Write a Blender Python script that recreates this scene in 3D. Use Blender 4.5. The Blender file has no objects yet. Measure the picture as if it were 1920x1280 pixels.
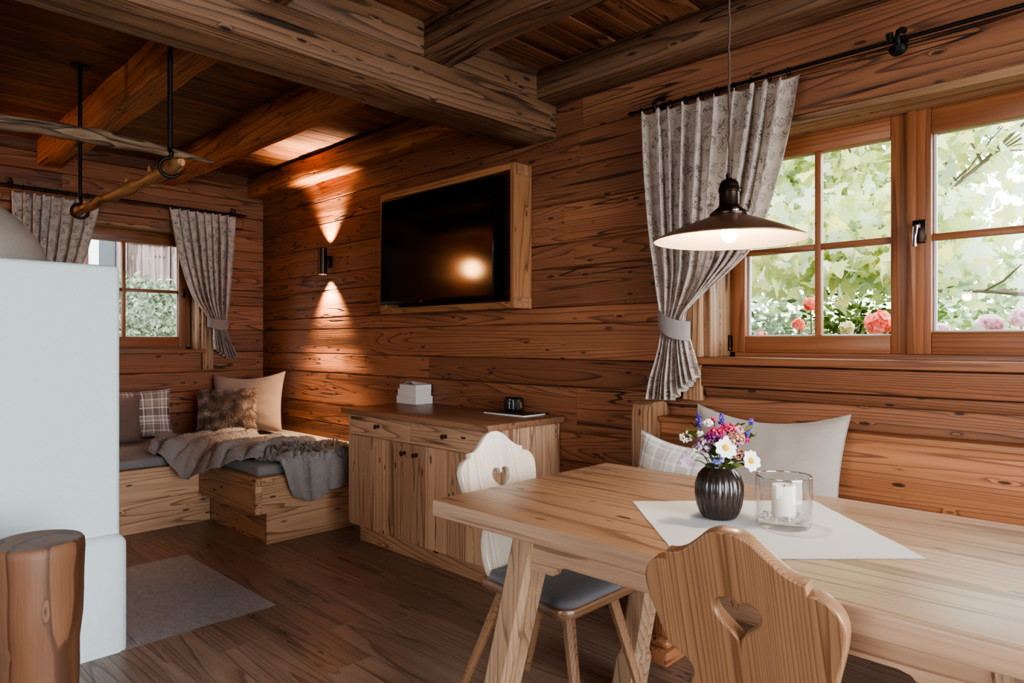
import bpy, bmesh, math, random
import numpy as np
from mathutils import Vector, Matrix, noise as mnoise

random.seed(7)
RNG = np.random.default_rng(11)
COL = bpy.context.scene.collection
PI = math.pi
V = Vector


def lin(h):
    """sRGB hex -> linear rgba"""
    r = []
    for i in (0, 2, 4):
        c = int(h[i:i + 2], 16) / 255
        r.append(c / 12.92 if c <= .04045 else ((c + .055) / 1.055) ** 2.4)
    return (r[0], r[1], r[2], 1.0)


# ------------------------------------------------------------------ mesh builder
class MB:
    """collects shapes, becomes ONE mesh; every vertex carries 'gc' (grain or cloth coordinates, metres) and 'tone'"""

    def __init__(self):
        self.v, self.f, self.g, self.t, self.mi = [], [], [], [], []

    def add(self, vs, fs, gs=None, tone=None, mtx=None, mi=0):
        n = len(self.v)
        tone = random.random() if tone is None else tone
        if gs is None:
            gs = [tuple(p) for p in vs]
        if mtx is not None:
            vs = [mtx @ V(p) for p in vs]
        self.v.extend([tuple(p) for p in vs])
        self.g.extend([tuple(p) for p in gs])
        self.t.extend([tone] * len(vs))
        self.f.extend([tuple(i + n for i in f) for f in fs])
        self.mi.extend([mi] * len(fs))

    def build(self, name, mat, parent=None, smooth=40, loc=None):
        me = bpy.data.meshes.new(name)
        v = self.v
        if loc is not None:
            v = [(p[0] - loc[0], p[1] - loc[1], p[2] - loc[2]) for p in v]
        me.from_pydata(v, [], self.f)
        a = me.attributes.new('gc', 'FLOAT_VECTOR', 'POINT')
        a.data.foreach_set('vector', np.array(self.g, dtype=np.float32).ravel())
        b = me.attributes.new('tone', 'FLOAT', 'POINT')
        b.data.foreach_set('value', np.array(self.t, dtype=np.float32))
        for m in (mat if isinstance(mat, (list, tuple)) else [mat]):
            me.materials.append(m)
        if any(self.mi):
            me.polygons.foreach_set('material_index', self.mi)
        if smooth:
            me.polygons.foreach_set('use_smooth', [True] * len(me.polygons))
            if smooth < 180:
                me.set_sharp_from_angle(angle=math.radians(smooth))
        me.update()
        o = bpy.data.objects.new(name, me)
        COL.objects.link(o)
        if loc is not None:
            o.location = loc
        if parent is not None:
            o.parent = parent
        return o


def roff():
    return (random.uniform(0, 60), random.uniform(0, 60), random.uniform(0, 60))


def grain(vs, ax, off=None):
    o = off or roff()
    b, c = [i for i in range(3) if i != ax]
    return [(p[ax] + o[0], p[b] + o[1], p[c] + o[2]) for p in vs]


def box(m, lo, hi, ax='x', ch=.003, seg=1, mtx=None, tone=None, off=None, mi=0):
    bm = bmesh.new()
    bmesh.ops.create_cube(bm, size=1)
    c = [(lo[i] + hi[i]) / 2 for i in range(3)]
    s = [abs(hi[i] - lo[i]) for i in range(3)]
    for v in bm.verts:
        v.co = V((c[0] + v.co.x * s[0], c[1] + v.co.y * s[1], c[2] + v.co.z * s[2]))
    ch = min(ch, .45 * min(s))
    if ch > 0:
        bmesh.ops.bevel(bm, geom=list(bm.edges), offset=ch, segments=seg, profile=.5, affect='EDGES')
    bm.verts.index_update()
    vs = [tuple(v.co) for v in bm.verts]
    fs = [tuple(v.index for v in f.verts) for f in bm.faces]
    bm.free()
    m.add(vs, fs, grain(vs, 'xyz'.index(ax), off), tone, mtx, mi)


def log(m, ax, a0, a1, lo, hi, ch=.008, jit=.003, step=.16, tone=None, off=None):
    """long timber swept along ax; lo/hi = limits in the two other axes; wavering hewn arrises"""
    ai = 'xyz'.index(ax)
    bi, ci = [i for i in range(3) if i != ai]
    n = max(1, int((a1 - a0) / step))
    b0, c0 = lo
    b1, c1 = hi
    prof = [(b0 + ch, c0), (b1 - ch, c0), (b1, c0 + ch), (b1, c1 - ch), (b1 - ch, c1), (b0 + ch, c1), (b0, c1 - ch), (b0, c0 + ch)]
    vs, fs = [], []
    sd = random.uniform(0, 100)
    for k in range(n + 1):
        a = a0 + (a1 - a0) * k / n
        for j, (b, c) in enumerate(prof):
            db = mnoise.noise((a * 1.7 + sd, (j // 2) * 5.3, 1)) * jit * 2
            dc = mnoise.noise((a * 1.9 + sd, (j // 2) * 3.1, 7)) * jit * 2
            p = [0, 0, 0]
            p[ai] = a
            p[bi] = b + db
            p[ci] = c + dc
            vs.append(tuple(p))
    for k in range(n):
        for j in range(8):
            j2 = (j + 1) % 8
            fs.append((k * 8 + j, k * 8 + j2, (k + 1) * 8 + j2, (k + 1) * 8 + j))
    fs.append(tuple(range(7, -1, -1)))
    fs.append(tuple(n * 8 + j for j in range(8)))
    m.add(vs, fs, grain(vs, ai, off), tone)


def lathe(m, prof, n=32, c=(0, 0, 0), rad=None, tone=None, mtx=None, cap=True, mi=0):
    vs, fs, gs = [], [], []
    for k, (r, z) in enumerate(prof):
        for j in range(n):
            a = 2 * PI * j / n
            rr = r * (rad(a, z) if rad else 1)
            vs.append((c[0] + rr * math.cos(a), c[1] + rr * math.sin(a), c[2] + z))
            gs.append((z, r * math.cos(a), r * math.sin(a)))
    for k in range(len(prof) - 1):
        for j in range(n):
            j2 = (j + 1) % n
            fs.append((k * n + j, k * n + j2, (k + 1) * n + j2, (k + 1) * n + j))
    if cap:
        if prof[0][0] > 1e-4:
            fs.append(tuple(range(n - 1, -1, -1)))
        if prof[-1][0] > 1e-4:
            fs.append(tuple((len(prof) - 1) * n + j for j in range(n)))
    m.add(vs, fs, gs, tone, mtx, mi)


def tube(m, pts, rad, n=10, tone=None, mi=0, cap=True, jit=0):
    pts = [V(p) for p in pts]
    if not isinstance(rad, (list, tuple)):
        rad = [rad] * len(pts)
    vs, fs, gs = [], [], []
    up = None
    L = 0
    for k, p in enumerate(pts):
        t = (pts[min(k + 1, len(pts) - 1)] - pts[max(k - 1, 0)]).normalized()
        if up is None:
            up = t.orthogonal().normalized()
        up = (up - t * up.dot(t))
        up = up.normalized() if up.length > 1e-6 else t.orthogonal().normalized()
        s = t.cross(up)
        if k:
            L += (p - pts[k - 1]).length
        for j in range(n):
            a = 2 * PI * j / n
            r = rad[k]
            if jit:
                r *= 1 + jit * mnoise.noise((p.x * 14 + math.cos(a), p.y * 14 + math.sin(a), p.z * 14))
            vs.append(tuple(p + (up * math.cos(a) + s * math.sin(a)) * r))
            gs.append((L, r * math.cos(a), r * math.sin(a)))
    for k in range(len(pts) - 1):
        for j in range(n):
            j2 = (j + 1) % n
            fs.append((k * n + j, k * n + j2, (k + 1) * n + j2, (k + 1) * n + j))
    if cap:
        fs.append(tuple(range(n - 1, -1, -1)))
        fs.append(tuple((len(pts) - 1) * n + j for j in range(n)))
    o = roff()
    m.add(vs, fs, [(g[0] + o[0], g[1] + o[1], g[2] + o[2]) for g in gs], tone, None, mi)


def grid(m, nu, nv, fn, gfn, tone=None, wrap=False, mtx=None, mi=0, flip=False):
    vs = [fn(i / nu, j / nv) for j in range(nv + 1) for i in range(nu + 1)]
    gs = [gfn(i / nu, j / nv) for j in range(nv + 1) for i in range(nu + 1)]
    w = nu + 1
    fs = []
    for j in range(nv):
        for i in range(nu):
            q = (j * w + i, j * w + i + 1, (j + 1) * w + i + 1, (j + 1) * w + i)
            fs.append(q[::-1] if flip else q)
    m.add(vs, fs, gs, tone, mtx, mi)


def prism(name, outer, holes, th, mat, parent=None, bev=.004, mtx=None, ax=1):
    """flat board cut to an outline (x, y plane, thickness in z), with holes, rounded arrises; grain along axis ax"""
    cu = bpy.data.curves.new('tmp', 'CURVE')
    cu.dimensions = '2D'
    cu.fill_mode = 'BOTH'
    cu.extrude = th / 2 - bev
    cu.bevel_depth = bev
    cu.bevel_resolution = 1
    cu.offset = -bev
    for pts in [outer] + holes:
        s = cu.splines.new('POLY')
        s.points.add(len(pts) - 1)
        for p, q in zip(s.points, pts):
            p.co = (q[0], q[1], 0, 1)
        s.use_cyclic_u = True
    tmp = bpy.data.objects.new('tmp', cu)
    COL.objects.link(tmp)
    dg = bpy.context.evaluated_depsgraph_get()
    me0 = bpy.data.meshes.new_from_object(tmp.evaluated_get(dg))
    vs = [tuple(v.co) for v in me0.vertices]
    fs = [tuple(p.vertices) for p in me0.polygons]
    bpy.data.objects.remove(tmp)
    bpy.data.meshes.remove(me0)
    bpy.data.curves.remove(cu)
    m = MB()
    m.add(vs, fs, grain(vs, ax), None, mtx)
    return m.build(name, mat, parent, smooth=35)


def tag(o, label=None, cat=None, group=None, kind=None):
    if label:
        o['label'] = label
    if cat:
        o['category'] = cat
    if group:
        o['group'] = group
    if kind:
        o['kind'] = kind
    return o


def empty(name, loc=(0, 0, 0), rz=0):
    o = bpy.data.objects.new(name, None)
    COL.objects.link(o)
    o.location = loc
    o.rotation_euler = (0, 0, rz)
    o.empty_display_size = .1
    return o


def thing(name, label, cat, loc=(0, 0, 0), rz=0, group=None):
    return tag(empty(name, loc, rz), label, cat, group)


def frame_mtx(loc, xdir, zdir):
    """matrix whose local x follows xdir, local z follows zdir"""
    x = V(xdir).normalized()
    z = V(zdir)
    z = (z - x * z.dot(x)).normalized()
    y = z.cross(x)
    M = Matrix((x, y, z)).transposed().to_4x4()
    M.translation = V(loc)
    return M


# ------------------------------------------------------------------ materials
class NT:
    def __init__(self, name):
        self.mat = bpy.data.materials.new(name)
        self.mat.use_nodes = True
        self.t = self.mat.node_tree
        self.t.nodes.clear()
        self.out = self.n('ShaderNodeOutputMaterial')

    def n(self, typ, **kw):
        nd = self.t.nodes.new(typ)
        for k, v in kw.items():
            if hasattr(nd, k):
                setattr(nd, k, v)
        return nd

    def link(self, a, b):
        self.t.links.new(a, b)

    def put(self, sock, v):
        if isinstance(v, bpy.types.NodeSocket):
            self.link(v, sock)
        else:
            sock.default_value = v

    def math(self, op, a, b=0.0, c=None, clamp=False):
        nd = self.n('ShaderNodeMath', operation=op, use_clamp=clamp)
        self.put(nd.inputs[0], a)
        self.put(nd.inputs[1], b)
        if c is not None:
            self.put(nd.inputs[2], c)
        return nd.outputs[0]

    def maprange(self, v, a, b, c=0.0, d=1.0, smooth=True):
        nd = self.n('ShaderNodeMapRange', interpolation_type='SMOOTHSTEP' if smooth else 'LINEAR')
        self.put(nd.inputs[0], v)
        for i, x in enumerate((a, b, c, d)):
            nd.inputs[i + 1].default_value = x
        return nd.outputs[0]

    def mix(self, f, a, b, blend='MIX'):
        nd = self.n('ShaderNodeMix', data_type='RGBA', blend_type=blend)
        self.put(nd.inputs[0], f)
        self.put(nd.inputs[6], a)
        self.put(nd.inputs[7], b)
        return nd.outputs[2]

    def attr(self, name, out='Vector'):
        nd = self.n('ShaderNodeAttribute', attribute_name=name)
        return nd.outputs[out]

    def scale(self, v, s):
        nd = self.n('ShaderNodeMapping')
        self.link(v, nd.inputs[0])
        nd.inputs['Scale'].default_value = s
        return nd.outputs[0]

    def noise(self, v, scale=1.0, detail=2.0, rough=.5, dist=0.0, col=False):
        nd = self.n('ShaderNodeTexNoise')
        self.link(v, nd.inputs['Vector'])
        nd.inputs['Scale'].default_value = scale
        nd.inputs['Detail'].default_value = detail
        nd.inputs['Roughness'].default_value = rough
        nd.inputs['Distortion'].default_value = dist
        return nd.outputs[1 if col else 0]

    def ramp(self, f, stops, interp='LINEAR'):
        nd = self.n('ShaderNodeValToRGB')
        cr = nd.color_ramp
        cr.interpolation = interp
        while len(cr.elements) < len(stops):
            cr.elements.new(.5)
        for e, (p, c) in zip(cr.elements, stops):
            e.position = p
            e.color = c
        self.link(f, nd.inputs[0])
        return nd.outputs[0]

    def bump(self, h, strength=.3, dist=.01):
        nd = self.n('ShaderNodeBump')
        nd.inputs['Strength'].default_value = strength
        nd.inputs['Distance'].default_value = dist
        self.link(h, nd.inputs['Height'])
        return nd.outputs[0]

    def bsdf(self, color, rough=.5, normal=None, metal=0.0, **kw):
        b = self.n('ShaderNodeBsdfPrincipled')
        self.put(b.inputs['Base Color'], color)
        self.put(b.inputs['Roughness'], rough)
        b.inputs['Metallic'].default_value = metal
        if normal is not None:
            self.link(normal, b.inputs['Normal'])
        for k, v in kw.items():
            self.put(b.inputs[k.replace('_', ' ')], v)
        self.link(b.outputs[0], self.out.inputs[0])
        return b


def wood(name, light, mid, dark, rings=9, su=.55, sv=7, knots=.5, streak=.5, rough=.55, bump=.35, bdist=.006, tone=.35, contrast=1.0, fine=.25, spec=.5, crack=0, coat=0):
    m = NT(name)
    gc = m.attr('gc')
    tn = m.attr('tone', 'Fac')
    L, M_, D = lin(light), lin(mid), lin(dark)
    # growth-ring field: long stretched noise, its level lines are the cathedral figure
    F = m.noise(m.scale(gc, (su, sv, sv)), 1, 1.0, .35, .1)
    wob = m.noise(m.scale(gc, (2.6, 26, 26)), 1, 1.5, .5)
    vor = m.n('ShaderNodeTexVoronoi')
    m.link(m.scale(gc, (1.5, 5.0, 5.0)), vor.inputs['Vector'])
    gate = m.n('ShaderNodeSeparateColor')
    m.link(vor.outputs['Color'], gate.inputs[0])
    d = m.math('ADD', vor.outputs['Distance'], m.maprange(gate.outputs[0], .10 + .45 * knots, .11 + .45 * knots, 0, 1))
    kf = m.math('POWER', m.maprange(d, 0.0, .42, 1, 0, False), 2.2)
    val = m.math('ADD', m.math('MULTIPLY', F, rings), m.math('ADD', m.math('MULTIPLY', kf, 1.7 if knots > 0 else 0), m.math('MULTIPLY', wob, .5)))
    fr = m.math('FRACT', val)
    k = contrast
    mixc = lambda a, b, t: tuple(a[i] * (1 - t) + b[i] * t for i in range(4))
    col = m.ramp(fr, [(0, L), (.5, mixc(L, M_, .4 * k)), (.78, mixc(L, M_, min(1, .95 * k))), (.91, mixc(M_, D, min(1, .85 * k))), (.97, mixc(M_, D, min(1, .5 * k))), (1.0, L)])
    fib = m.noise(m.scale(gc, (5, 170, 170)), 1, 2, .6)
    col = m.mix(fine, col, m.ramp(fib, [(.3, (.35, .33, .32, 1)), (.62, (1.05, 1.05, 1.05, 1))]), 'MULTIPLY')
    big = m.noise(m.scale(gc, (.9, 5, 5)), 1, 3, .55)
    col = m.mix(.6, col, m.ramp(big, [(.25, (.62, .58, .55, 1)), (.7, (1.12, 1.1, 1.08, 1))]), 'MULTIPLY')
    tc = m.ramp(tn, [(0, (1 - tone, 1 - tone * 1.1, 1 - tone * 1.2, 1)), (.5, (1, 1, 1, 1)), (1, (1 + tone * .5, 1 + tone * .5, 1 + tone * .5, 1))])
    col = m.mix(1.0, col, tc, 'MULTIPLY')
    if streak > 0:
        st = m.noise(m.scale(gc, (1.6, 34, 34)), 1, 1.0, .5)
        lo = .80 - .14 * streak
        sm = m.maprange(st, lo, lo + .09)
        col = m.mix(m.math('MULTIPLY', sm, .85), col, mixc(D, (0, 0, 0, 1), .45))
        h2 = m.math('MULTIPLY', sm, -1.2)
    else:
        h2 = 0.0
    if knots > 0:
        km = m.maprange(d, .10 + .04 * knots, .17 + .04 * knots, 1, 0)
        col = m.mix(m.math('MULTIPLY', km, .92), col, mixc(D, (0, 0, 0, 1), .45))
    if crack > 0:
        cn = m.noise(m.scale(gc, (.45, 7.5, 7.5)), 1, 2.5, .55)
        cl = m.maprange(m.math('ABSOLUTE', m.math('SUBTRACT', cn, .60)), .0015, .0095, 1, 0)
        cl = m.math('MULTIPLY', cl, m.maprange(m.noise(m.scale(gc, (.8, 3, 3)), 1, 1), .42, .55))
        col = m.mix(m.math('MULTIPLY', cl, crack), col, lin('140a06'))
        h2 = m.math('ADD', h2, m.math('MULTIPLY', cl, -2.0))
    h = m.math('ADD', m.math('MULTIPLY', fr, -.55), m.math('ADD', h2, m.math('MULTIPLY', fib, .35)))
    nm = m.bump(h, bump, bdist)
    rg = m.maprange(big, .3, .7, rough - .08, rough + .08)
    m.bsdf(col, rg, nm, Specular_IOR_Level=spec, Coat_Weight=coat, Coat_Roughness=.22)
    return m.mat


def plain(name, c, rough=.5, metal=0.0, bump=0, bscale=200, spec=.5, var=0, sheen=0, **kw):
    m = NT(name)
    gc = m.attr('gc')
    col = lin(c)
    nm = None
    if bump or var:
        nz = m.noise(gc, bscale, 3, .6)
        if var:
            col = m.mix(var, col, m.ramp(nz, [(.3, (.5, .5, .5, 1)), (.7, (1.25, 1.25, 1.25, 1))]), 'MULTIPLY')
        if bump:
            nm = m.bump(nz, bump, .004)
    b = m.bsdf(col, rough, nm, metal, Specular_IOR_Level=spec, **kw)
    if sheen:
        b.inputs['Sheen Weight'].default_value = sheen
    return m.mat


def emit(name, c, s):
    m = NT(name)
    e = m.n('ShaderNodeEmission')
    e.inputs[0].default_value = lin(c)
    e.inputs[1].default_value = s
    m.link(e.outputs[0], m.out.inputs[0])
    return m.mat


def fabric(name, c, c2=None, weave=900, rough=.9, bump=.25, mott=.35):
    m = NT(name)
    gc = m.attr('gc')
    w = m.noise(m.scale(gc, (1, 1, 1)), weave, 2, .7)
    col = m.mix(m.ramp(w, [(.35, (0, 0, 0, 1)), (.65, (1, 1, 1, 1))]), lin(c), lin(c2 or c))
    big = m.noise(gc, 9, 3, .6)
    col = m.mix(mott, col, m.ramp(big, [(.3, (.7, .68, .68, 1)), (.7, (1.1, 1.1, 1.1, 1))]), 'MULTIPLY')
    b = m.bsdf(col, rough, m.bump(w, bump, .002))
    b.inputs['Sheen Weight'].default_value = .15
    return m.mat


def plaid(name, base, dark, mid, white):
    m = NT(name)
    sx = m.n('ShaderNodeSeparateXYZ')
    m.link(m.attr('gc'), sx.inputs[0])
    B, D, M_, W = lin(base), lin(dark), lin(mid), lin(white)

    def stripes(s, ph):
        f = m.math('FRACT', m.math('ADD', m.math('MULTIPLY', s, 1 / .25), ph))
        return m.ramp(f, [(0, D), (.22, W), (.27, D), (.31, B), (.5, W), (.54, M_), (.72, W), (.75, M_), (.80, W), (.86, B), (.95, W)], 'CONSTANT')
    a, b = stripes(sx.outputs[0], .1), stripes(sx.outputs[1], .35)
    tw = m.math('FRACT', m.math('MULTIPLY', m.math('ADD', sx.outputs[0], sx.outputs[1]), 260))
    col = m.mix(m.maprange(tw, .3, .7, .38, .62), a, b)
    w = m.noise(m.attr('gc'), 700, 2, .7)
    m.bsdf(col, .9, m.bump(w, .2, .002))
    return m.mat


def floral(name, base, ink):
    """pale cloth printed with leafy sprigs: medallions of small leaves, curling tendrils between"""
    m = NT(name)
    gc = m.attr('gc')
    wob = m.noise(gc, 26, 2, .5, col=True)
    va = m.n('ShaderNodeVectorMath', operation='ADD')
    vs = m.n('ShaderNodeVectorMath', operation='SCALE')
    m.link(wob, vs.inputs[0])
    vs.inputs['Scale'].default_value = .03
    m.link(gc, va.inputs[0])
    m.link(vs.outputs[0], va.inputs[1])
    P = va.outputs[0]
    big = m.n('ShaderNodeTexVoronoi', voronoi_dimensions='2D')
    m.link(m.scale(gc, (5.2, 4.4, 1)), big.inputs['Vector'])
    bd = big.outputs['Distance']
    zone = m.maprange(bd, .38, .50, 1, 0)
    leaf = m.n('ShaderNodeTexVoronoi', voronoi_dimensions='2D')
    m.link(m.scale(P, (52, 30, 1)), leaf.inputs['Vector'])
    ld = leaf.outputs['Distance']
    lm = m.maprange(ld, .27, .35, 1, 0)
    ring = m.math('ABSOLUTE', m.math('SUBTRACT', m.noise(gc, 17, 1, .5), .5))
    vine = m.maprange(ring, .010, .022, 1, 0)
    inner = m.math('ABSOLUTE', m.math('SUBTRACT', bd, .22))
    vine2 = m.maprange(inner, .008, .02, 1, 0)
    small = m.maprange(m.noise(gc, 11, 0), .56, .6)
    ink_m = m.math('MAXIMUM', m.math('MULTIPLY', lm, m.math('MAXIMUM', zone, m.math('MULTIPLY', small, .6))), m.math('MULTIPLY', vine, m.math('MULTIPLY', zone, .8)))
    w = m.noise(gc, 600, 2, .7)
    bcol = m.mix(.25, lin(base), m.ramp(w, [(.3, (.7, .7, .7, 1)), (.7, (1.1, 1.1, 1.1, 1))]), 'MULTIPLY')
    col = m.mix(m.math('MULTIPLY', ink_m, .82), bcol, lin(ink))
    b = m.n('ShaderNodeBsdfPrincipled')
    m.link(col, b.inputs['Base Color'])
    b.inputs['Roughness'].default_value = .9
    m.link(m.bump(w, .15, .002), b.inputs['Normal'])
    tr = m.n('ShaderNodeBsdfTranslucent')
    m.link(col, tr.inputs[0])
    mx = m.n('ShaderNodeMixShader')
    mx.inputs[0].default_value = .25
    m.link(b.outputs[0], mx.inputs[1])
    m.link(tr.outputs[0], mx.inputs[2])
    m.link(mx.outputs[0], m.out.inputs[0])
    return m.mat


def pane_glass(name, tint='ffffff', refl=1.0):
    m = NT(name)
    t = m.n('ShaderNodeBsdfTransparent')
    t.inputs[0].default_value = lin(tint)
    g = m.n('ShaderNodeBsdfGlossy')
    g.inputs['Roughness'].default_value = .02
    f = m.n('ShaderNodeLayerWeight')
    f.inputs[0].default_value = .5
    mx = m.n('ShaderNodeMixShader')
    m.link(m.math('ADD', m.math('MULTIPLY', m.math('POWER', f.outputs['Facing'], 4.0), .7 * refl), .035 * refl, clamp=True), mx.inputs[0])
    m.link(t.outputs[0], mx.inputs[1])
    m.link(g.outputs[0], mx.inputs[2])
    m.link(mx.outputs[0], m.out.inputs[0])
    return m.mat


def leafmat(name, stops, transl=.45, rough=.6):
    m = NT(name)
    col = m.ramp(m.attr('tone', 'Fac'), [(p, lin(c)) for p, c in stops])
    b = m.n('ShaderNodeBsdfDiffuse')
    m.link(col, b.inputs[0])
    t = m.n('ShaderNodeBsdfTranslucent')
    m.link(col, t.inputs[0])
    mx = m.n('ShaderNodeMixShader')
    mx.inputs[0].default_value = transl
    m.link(b.outputs[0], mx.inputs[1])
    m.link(t.outputs[0], mx.inputs[2])
    m.link(mx.outputs[0], m.out.inputs[0])
    return m.mat


M = {}
M['wall'] = wood('old_wall_wood', '966345', '784b32', '301a10', rings=31, su=.27, sv=6, knots=.55, streak=.85, rough=.6, bump=.6, bdist=.005, tone=.40, crack=.9, contrast=.72)
M['ceil'] = wood('dark_ceiling_wood', '8d5d3f', '6a4026', '30180e', rings=12, su=.3, sv=6, knots=.3, streak=.6, rough=.6, bump=.4, tone=.36)
M['beam'] = wood('hewn_beam_wood', 'b07549', '8a5431', '3c2012', rings=16, su=.25, sv=6, knots=.5, streak=.8, rough=.62, bump=.8, bdist=.01, tone=.2, crack=.9, contrast=.7)
M['tie'] = wood('grey_brown_beam_wood', '7f5c43', '5f412d', '271811', rings=16, su=.2, sv=6, knots=.7, streak=.85, rough=.62, bump=.8, bdist=.01, tone=.2, crack=.9, contrast=.7)
M['pine'] = wood('knotty_pine', 'cba688', 'ae8568', '4e3020', rings=16, su=.3, sv=8, knots=.6, streak=.8, rough=.5, bump=.2, tone=.24, contrast=0.52)
M['pinetop'] = wood('pine_worktop', 'a0765c', '87604a', '543424', rings=10, su=.3, sv=8, knots=.2, streak=.2, rough=.38, bump=.1, tone=.15, contrast=.6)
M['bench'] = wood('bench_pine', 'c9a07e', 'ab805f', '56321f', rings=16, su=.35, sv=7, knots=.6, streak=.6, rough=.5, bump=.2, tone=.2, contrast=0.6)
M['boxwood'] = wood('box_pine', 'a87852', '8c5e3c', '4a2816', rings=14, su=.3, sv=8, knots=.6, streak=.6, rough=.5, bump=.2, tone=.2, contrast=.7)
M['tableleg'] = wood('table_leg_oak', 'bd9d80', 'a58367', '6e5040', rings=26, su=.05, sv=7, knots=0, streak=.3, rough=.42, bump=.12, tone=.12, contrast=.6, fine=.35)
M['table'] = wood('table_oak', 'c09e82', 'a78266', '5c4030', rings=11, su=.22, sv=6, knots=.4, streak=.85, rough=.40, bump=.15, tone=.14, contrast=0.42, fine=.3, coat=.15)
M['chair'] = wood('chair_ash', 'a07a5b', '876043', '603f2a', rings=58, su=.04, sv=6, knots=0, streak=0, rough=.38, bump=.1, tone=.12, contrast=0.7, fine=.3, coat=.8)
M['chairglare'] = wood('glare_painted_ash', 'e6dccd', 'd6c6b0', 'a88c6c', rings=58, su=.04, sv=6, knots=0, streak=0, rough=.38, bump=.06, tone=.08, contrast=.5, fine=.15, coat=.8)  # chair wood lightened: window glare painted into the far backrest's colour
M['larch'] = wood('window_larch', '925c39', '7c482a', '52301c', rings=20, su=.08, sv=8, knots=0, streak=.1, rough=.45, bump=.12, tone=.15, contrast=.6)
M['reveal'] = wood('reveal_wood', 'a88464', '8a6648', '42281a', rings=14, su=.2, sv=7, knots=.3, streak=.5, rough=.6, bump=.4, tone=.2)
M['floor'] = wood('smoked_oak_floor', '9a8272', '806858', '42302a', rings=14, su=.25, sv=6, knots=.12, streak=.3, rough=.34, bump=.25, tone=.26, contrast=0.6, fine=.45)
M['stump'] = wood('peeled_trunk', '80593f', '63412c', '372217', rings=5, su=.4, sv=5, knots=.2, streak=.4, rough=.55, bump=.3, tone=.1, contrast=.5)
M['dbench'] = wood('bench_back_wood', 'ac7450', '8f5b3b', '482616', rings=32, su=.12, sv=8, knots=.75, streak=.7, rough=.5, bump=.2, tone=.15, contrast=0.62)
M['endpost'] = wood('end_post_wood', '9f7a5c', '7f5e44', '503422', rings=12, su=.3, sv=9, knots=.1, streak=.6, rough=.55, bump=.4, tone=.1)
M['barkpole'] = wood('barky_pole', '8f7258', '5e4632', '241811', rings=5, su=3, sv=16, knots=.5, streak=1.6, rough=.8, bump=.8, tone=.1, fine=.6)
M['branch'] = wood('branch_wood', 'b9855a', '8e603a', '3a2414', rings=5, su=1.5, sv=14, knots=.4, streak=.6, rough=.6, bump=.5, tone=.1)
M['plaster'] = plain('white_plaster', 'cdd9dc', .85, bump=.35, bscale=60, var=.05)
M['dome'] = plain('grey_plaster', 'a89c92', .85, bump=.5, bscale=40, var=.12)
M['black'] = plain('black_iron', '15110f', .5, metal=.6)
M['darkmetal'] = plain('dark_bronze_metal', '3a2d25', .32, metal=.9)
M['knob'] = plain('burnished_knob', '5a4b40', .28, metal=1)
M['brass'] = plain('dark_copper_shade', '7d5c48', .3, metal=.55)
M['shade_in'] = plain('cream_enamel', 'e6cdb2', .5)
M['cord'] = plain('brown_cord', '4a362c', .8)
M['chrome'] = plain('chrome', 'cfcfcf', .15, metal=1)
M['mat'] = fabric('grey_seat_felt', '6a6664', '8b8684', 700)
M['seatpad'] = fabric('charcoal_felt', '5f5d60', '828085', 700)
M['beige'] = fabric('beige_wool', '8c776a', '9f8b7e', 700)
M['taupe'] = fabric('taupe_wool', '6c5b53', '7e6c63', 700)
M['greycush'] = fabric('light_grey_wool', '948a83', 'b0a79f', 500)
M['fur'] = leafmat('brown_fur', [(0, '4a3a33'), (.5, '8d776b'), (1, 'd6c5b8')], 0)
M['blanket'] = leafmat('grey_fur', [(0, '665f5c'), (.5, '968f8c'), (1, 'cac4c1')], 0)
M['plaid'] = plaid('plaid_brown', 'b0a196', '6d5c59', '93847c', 'e6e2de')
M['plaid2'] = plaid('plaid_pale', 'd8d3cf', 'a19897', 'bdb5b2', 'f0eeec')
M['linen'] = fabric('white_linen', 'd6d6d3', 'e6e6e4', 900, mott=.08)
M['floral'] = floral('floral_print', 'd0c0b6', '463833')
M['band'] = fabric('grey_band', '7d7370', '8d8380', 800)
M['tvblack'] = plain('screen_glass', '040302', .09, spec=.6)
M['tvframe'] = plain('screen_bezel', '0a0908', .25)
M['red'] = plain('red_mark', 'a02018', .5)
M['darkback'] = wood('dark_back_board', '4a2a18', '361c0e', '1a0c06', rings=8, su=.5, sv=6, knots=.3, streak=.3, rough=.6, bump=.2)
M['paper'] = plain('book_pages', 'cfcac4', .85, bump=.6, bscale=500)
M['cover'] = plain('book_cover', 'dcdad6', .6)
M['mag'] = plain('magazine_cover', '352a26', .35, var=.6, bscale=14)
M['rubber'] = plain('black_casing', '141110', .5, bump=.1, bscale=400)
M['white'] = plain('white_print', 'e8e4de', .5)
M['copper'] = plain('copper_tab', 'a0704a', .4, metal=.3)
M['vase'] = plain('black_brown_glaze', '2c211c', .25, spec=.7)
M['wax'] = plain('white_wax', 'efe9df', .55, Subsurface_Weight=.15)
M['glass'] = pane_glass('clear_glass', 'fdfdfd', 1.3)
M['pane'] = pane_glass('window_glass', 'fbfdfd', .7)
M['spacer'] = plain('pane_seal', 'c9ccd0', .4)
M['crystal'] = plain('crystal_gravel', 'cfc8c6', .15, spec=.8)
M['stem'] = plain('green_stem', '4f5a2e', .6)
M['bulb'] = emit('warm_bulb', 'ffd9a0', 45)
M['globe'] = emit('warm_globe', 'ffb878', 95)
M['led'] = emit('warm_led', 'ffc890', 25)


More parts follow.
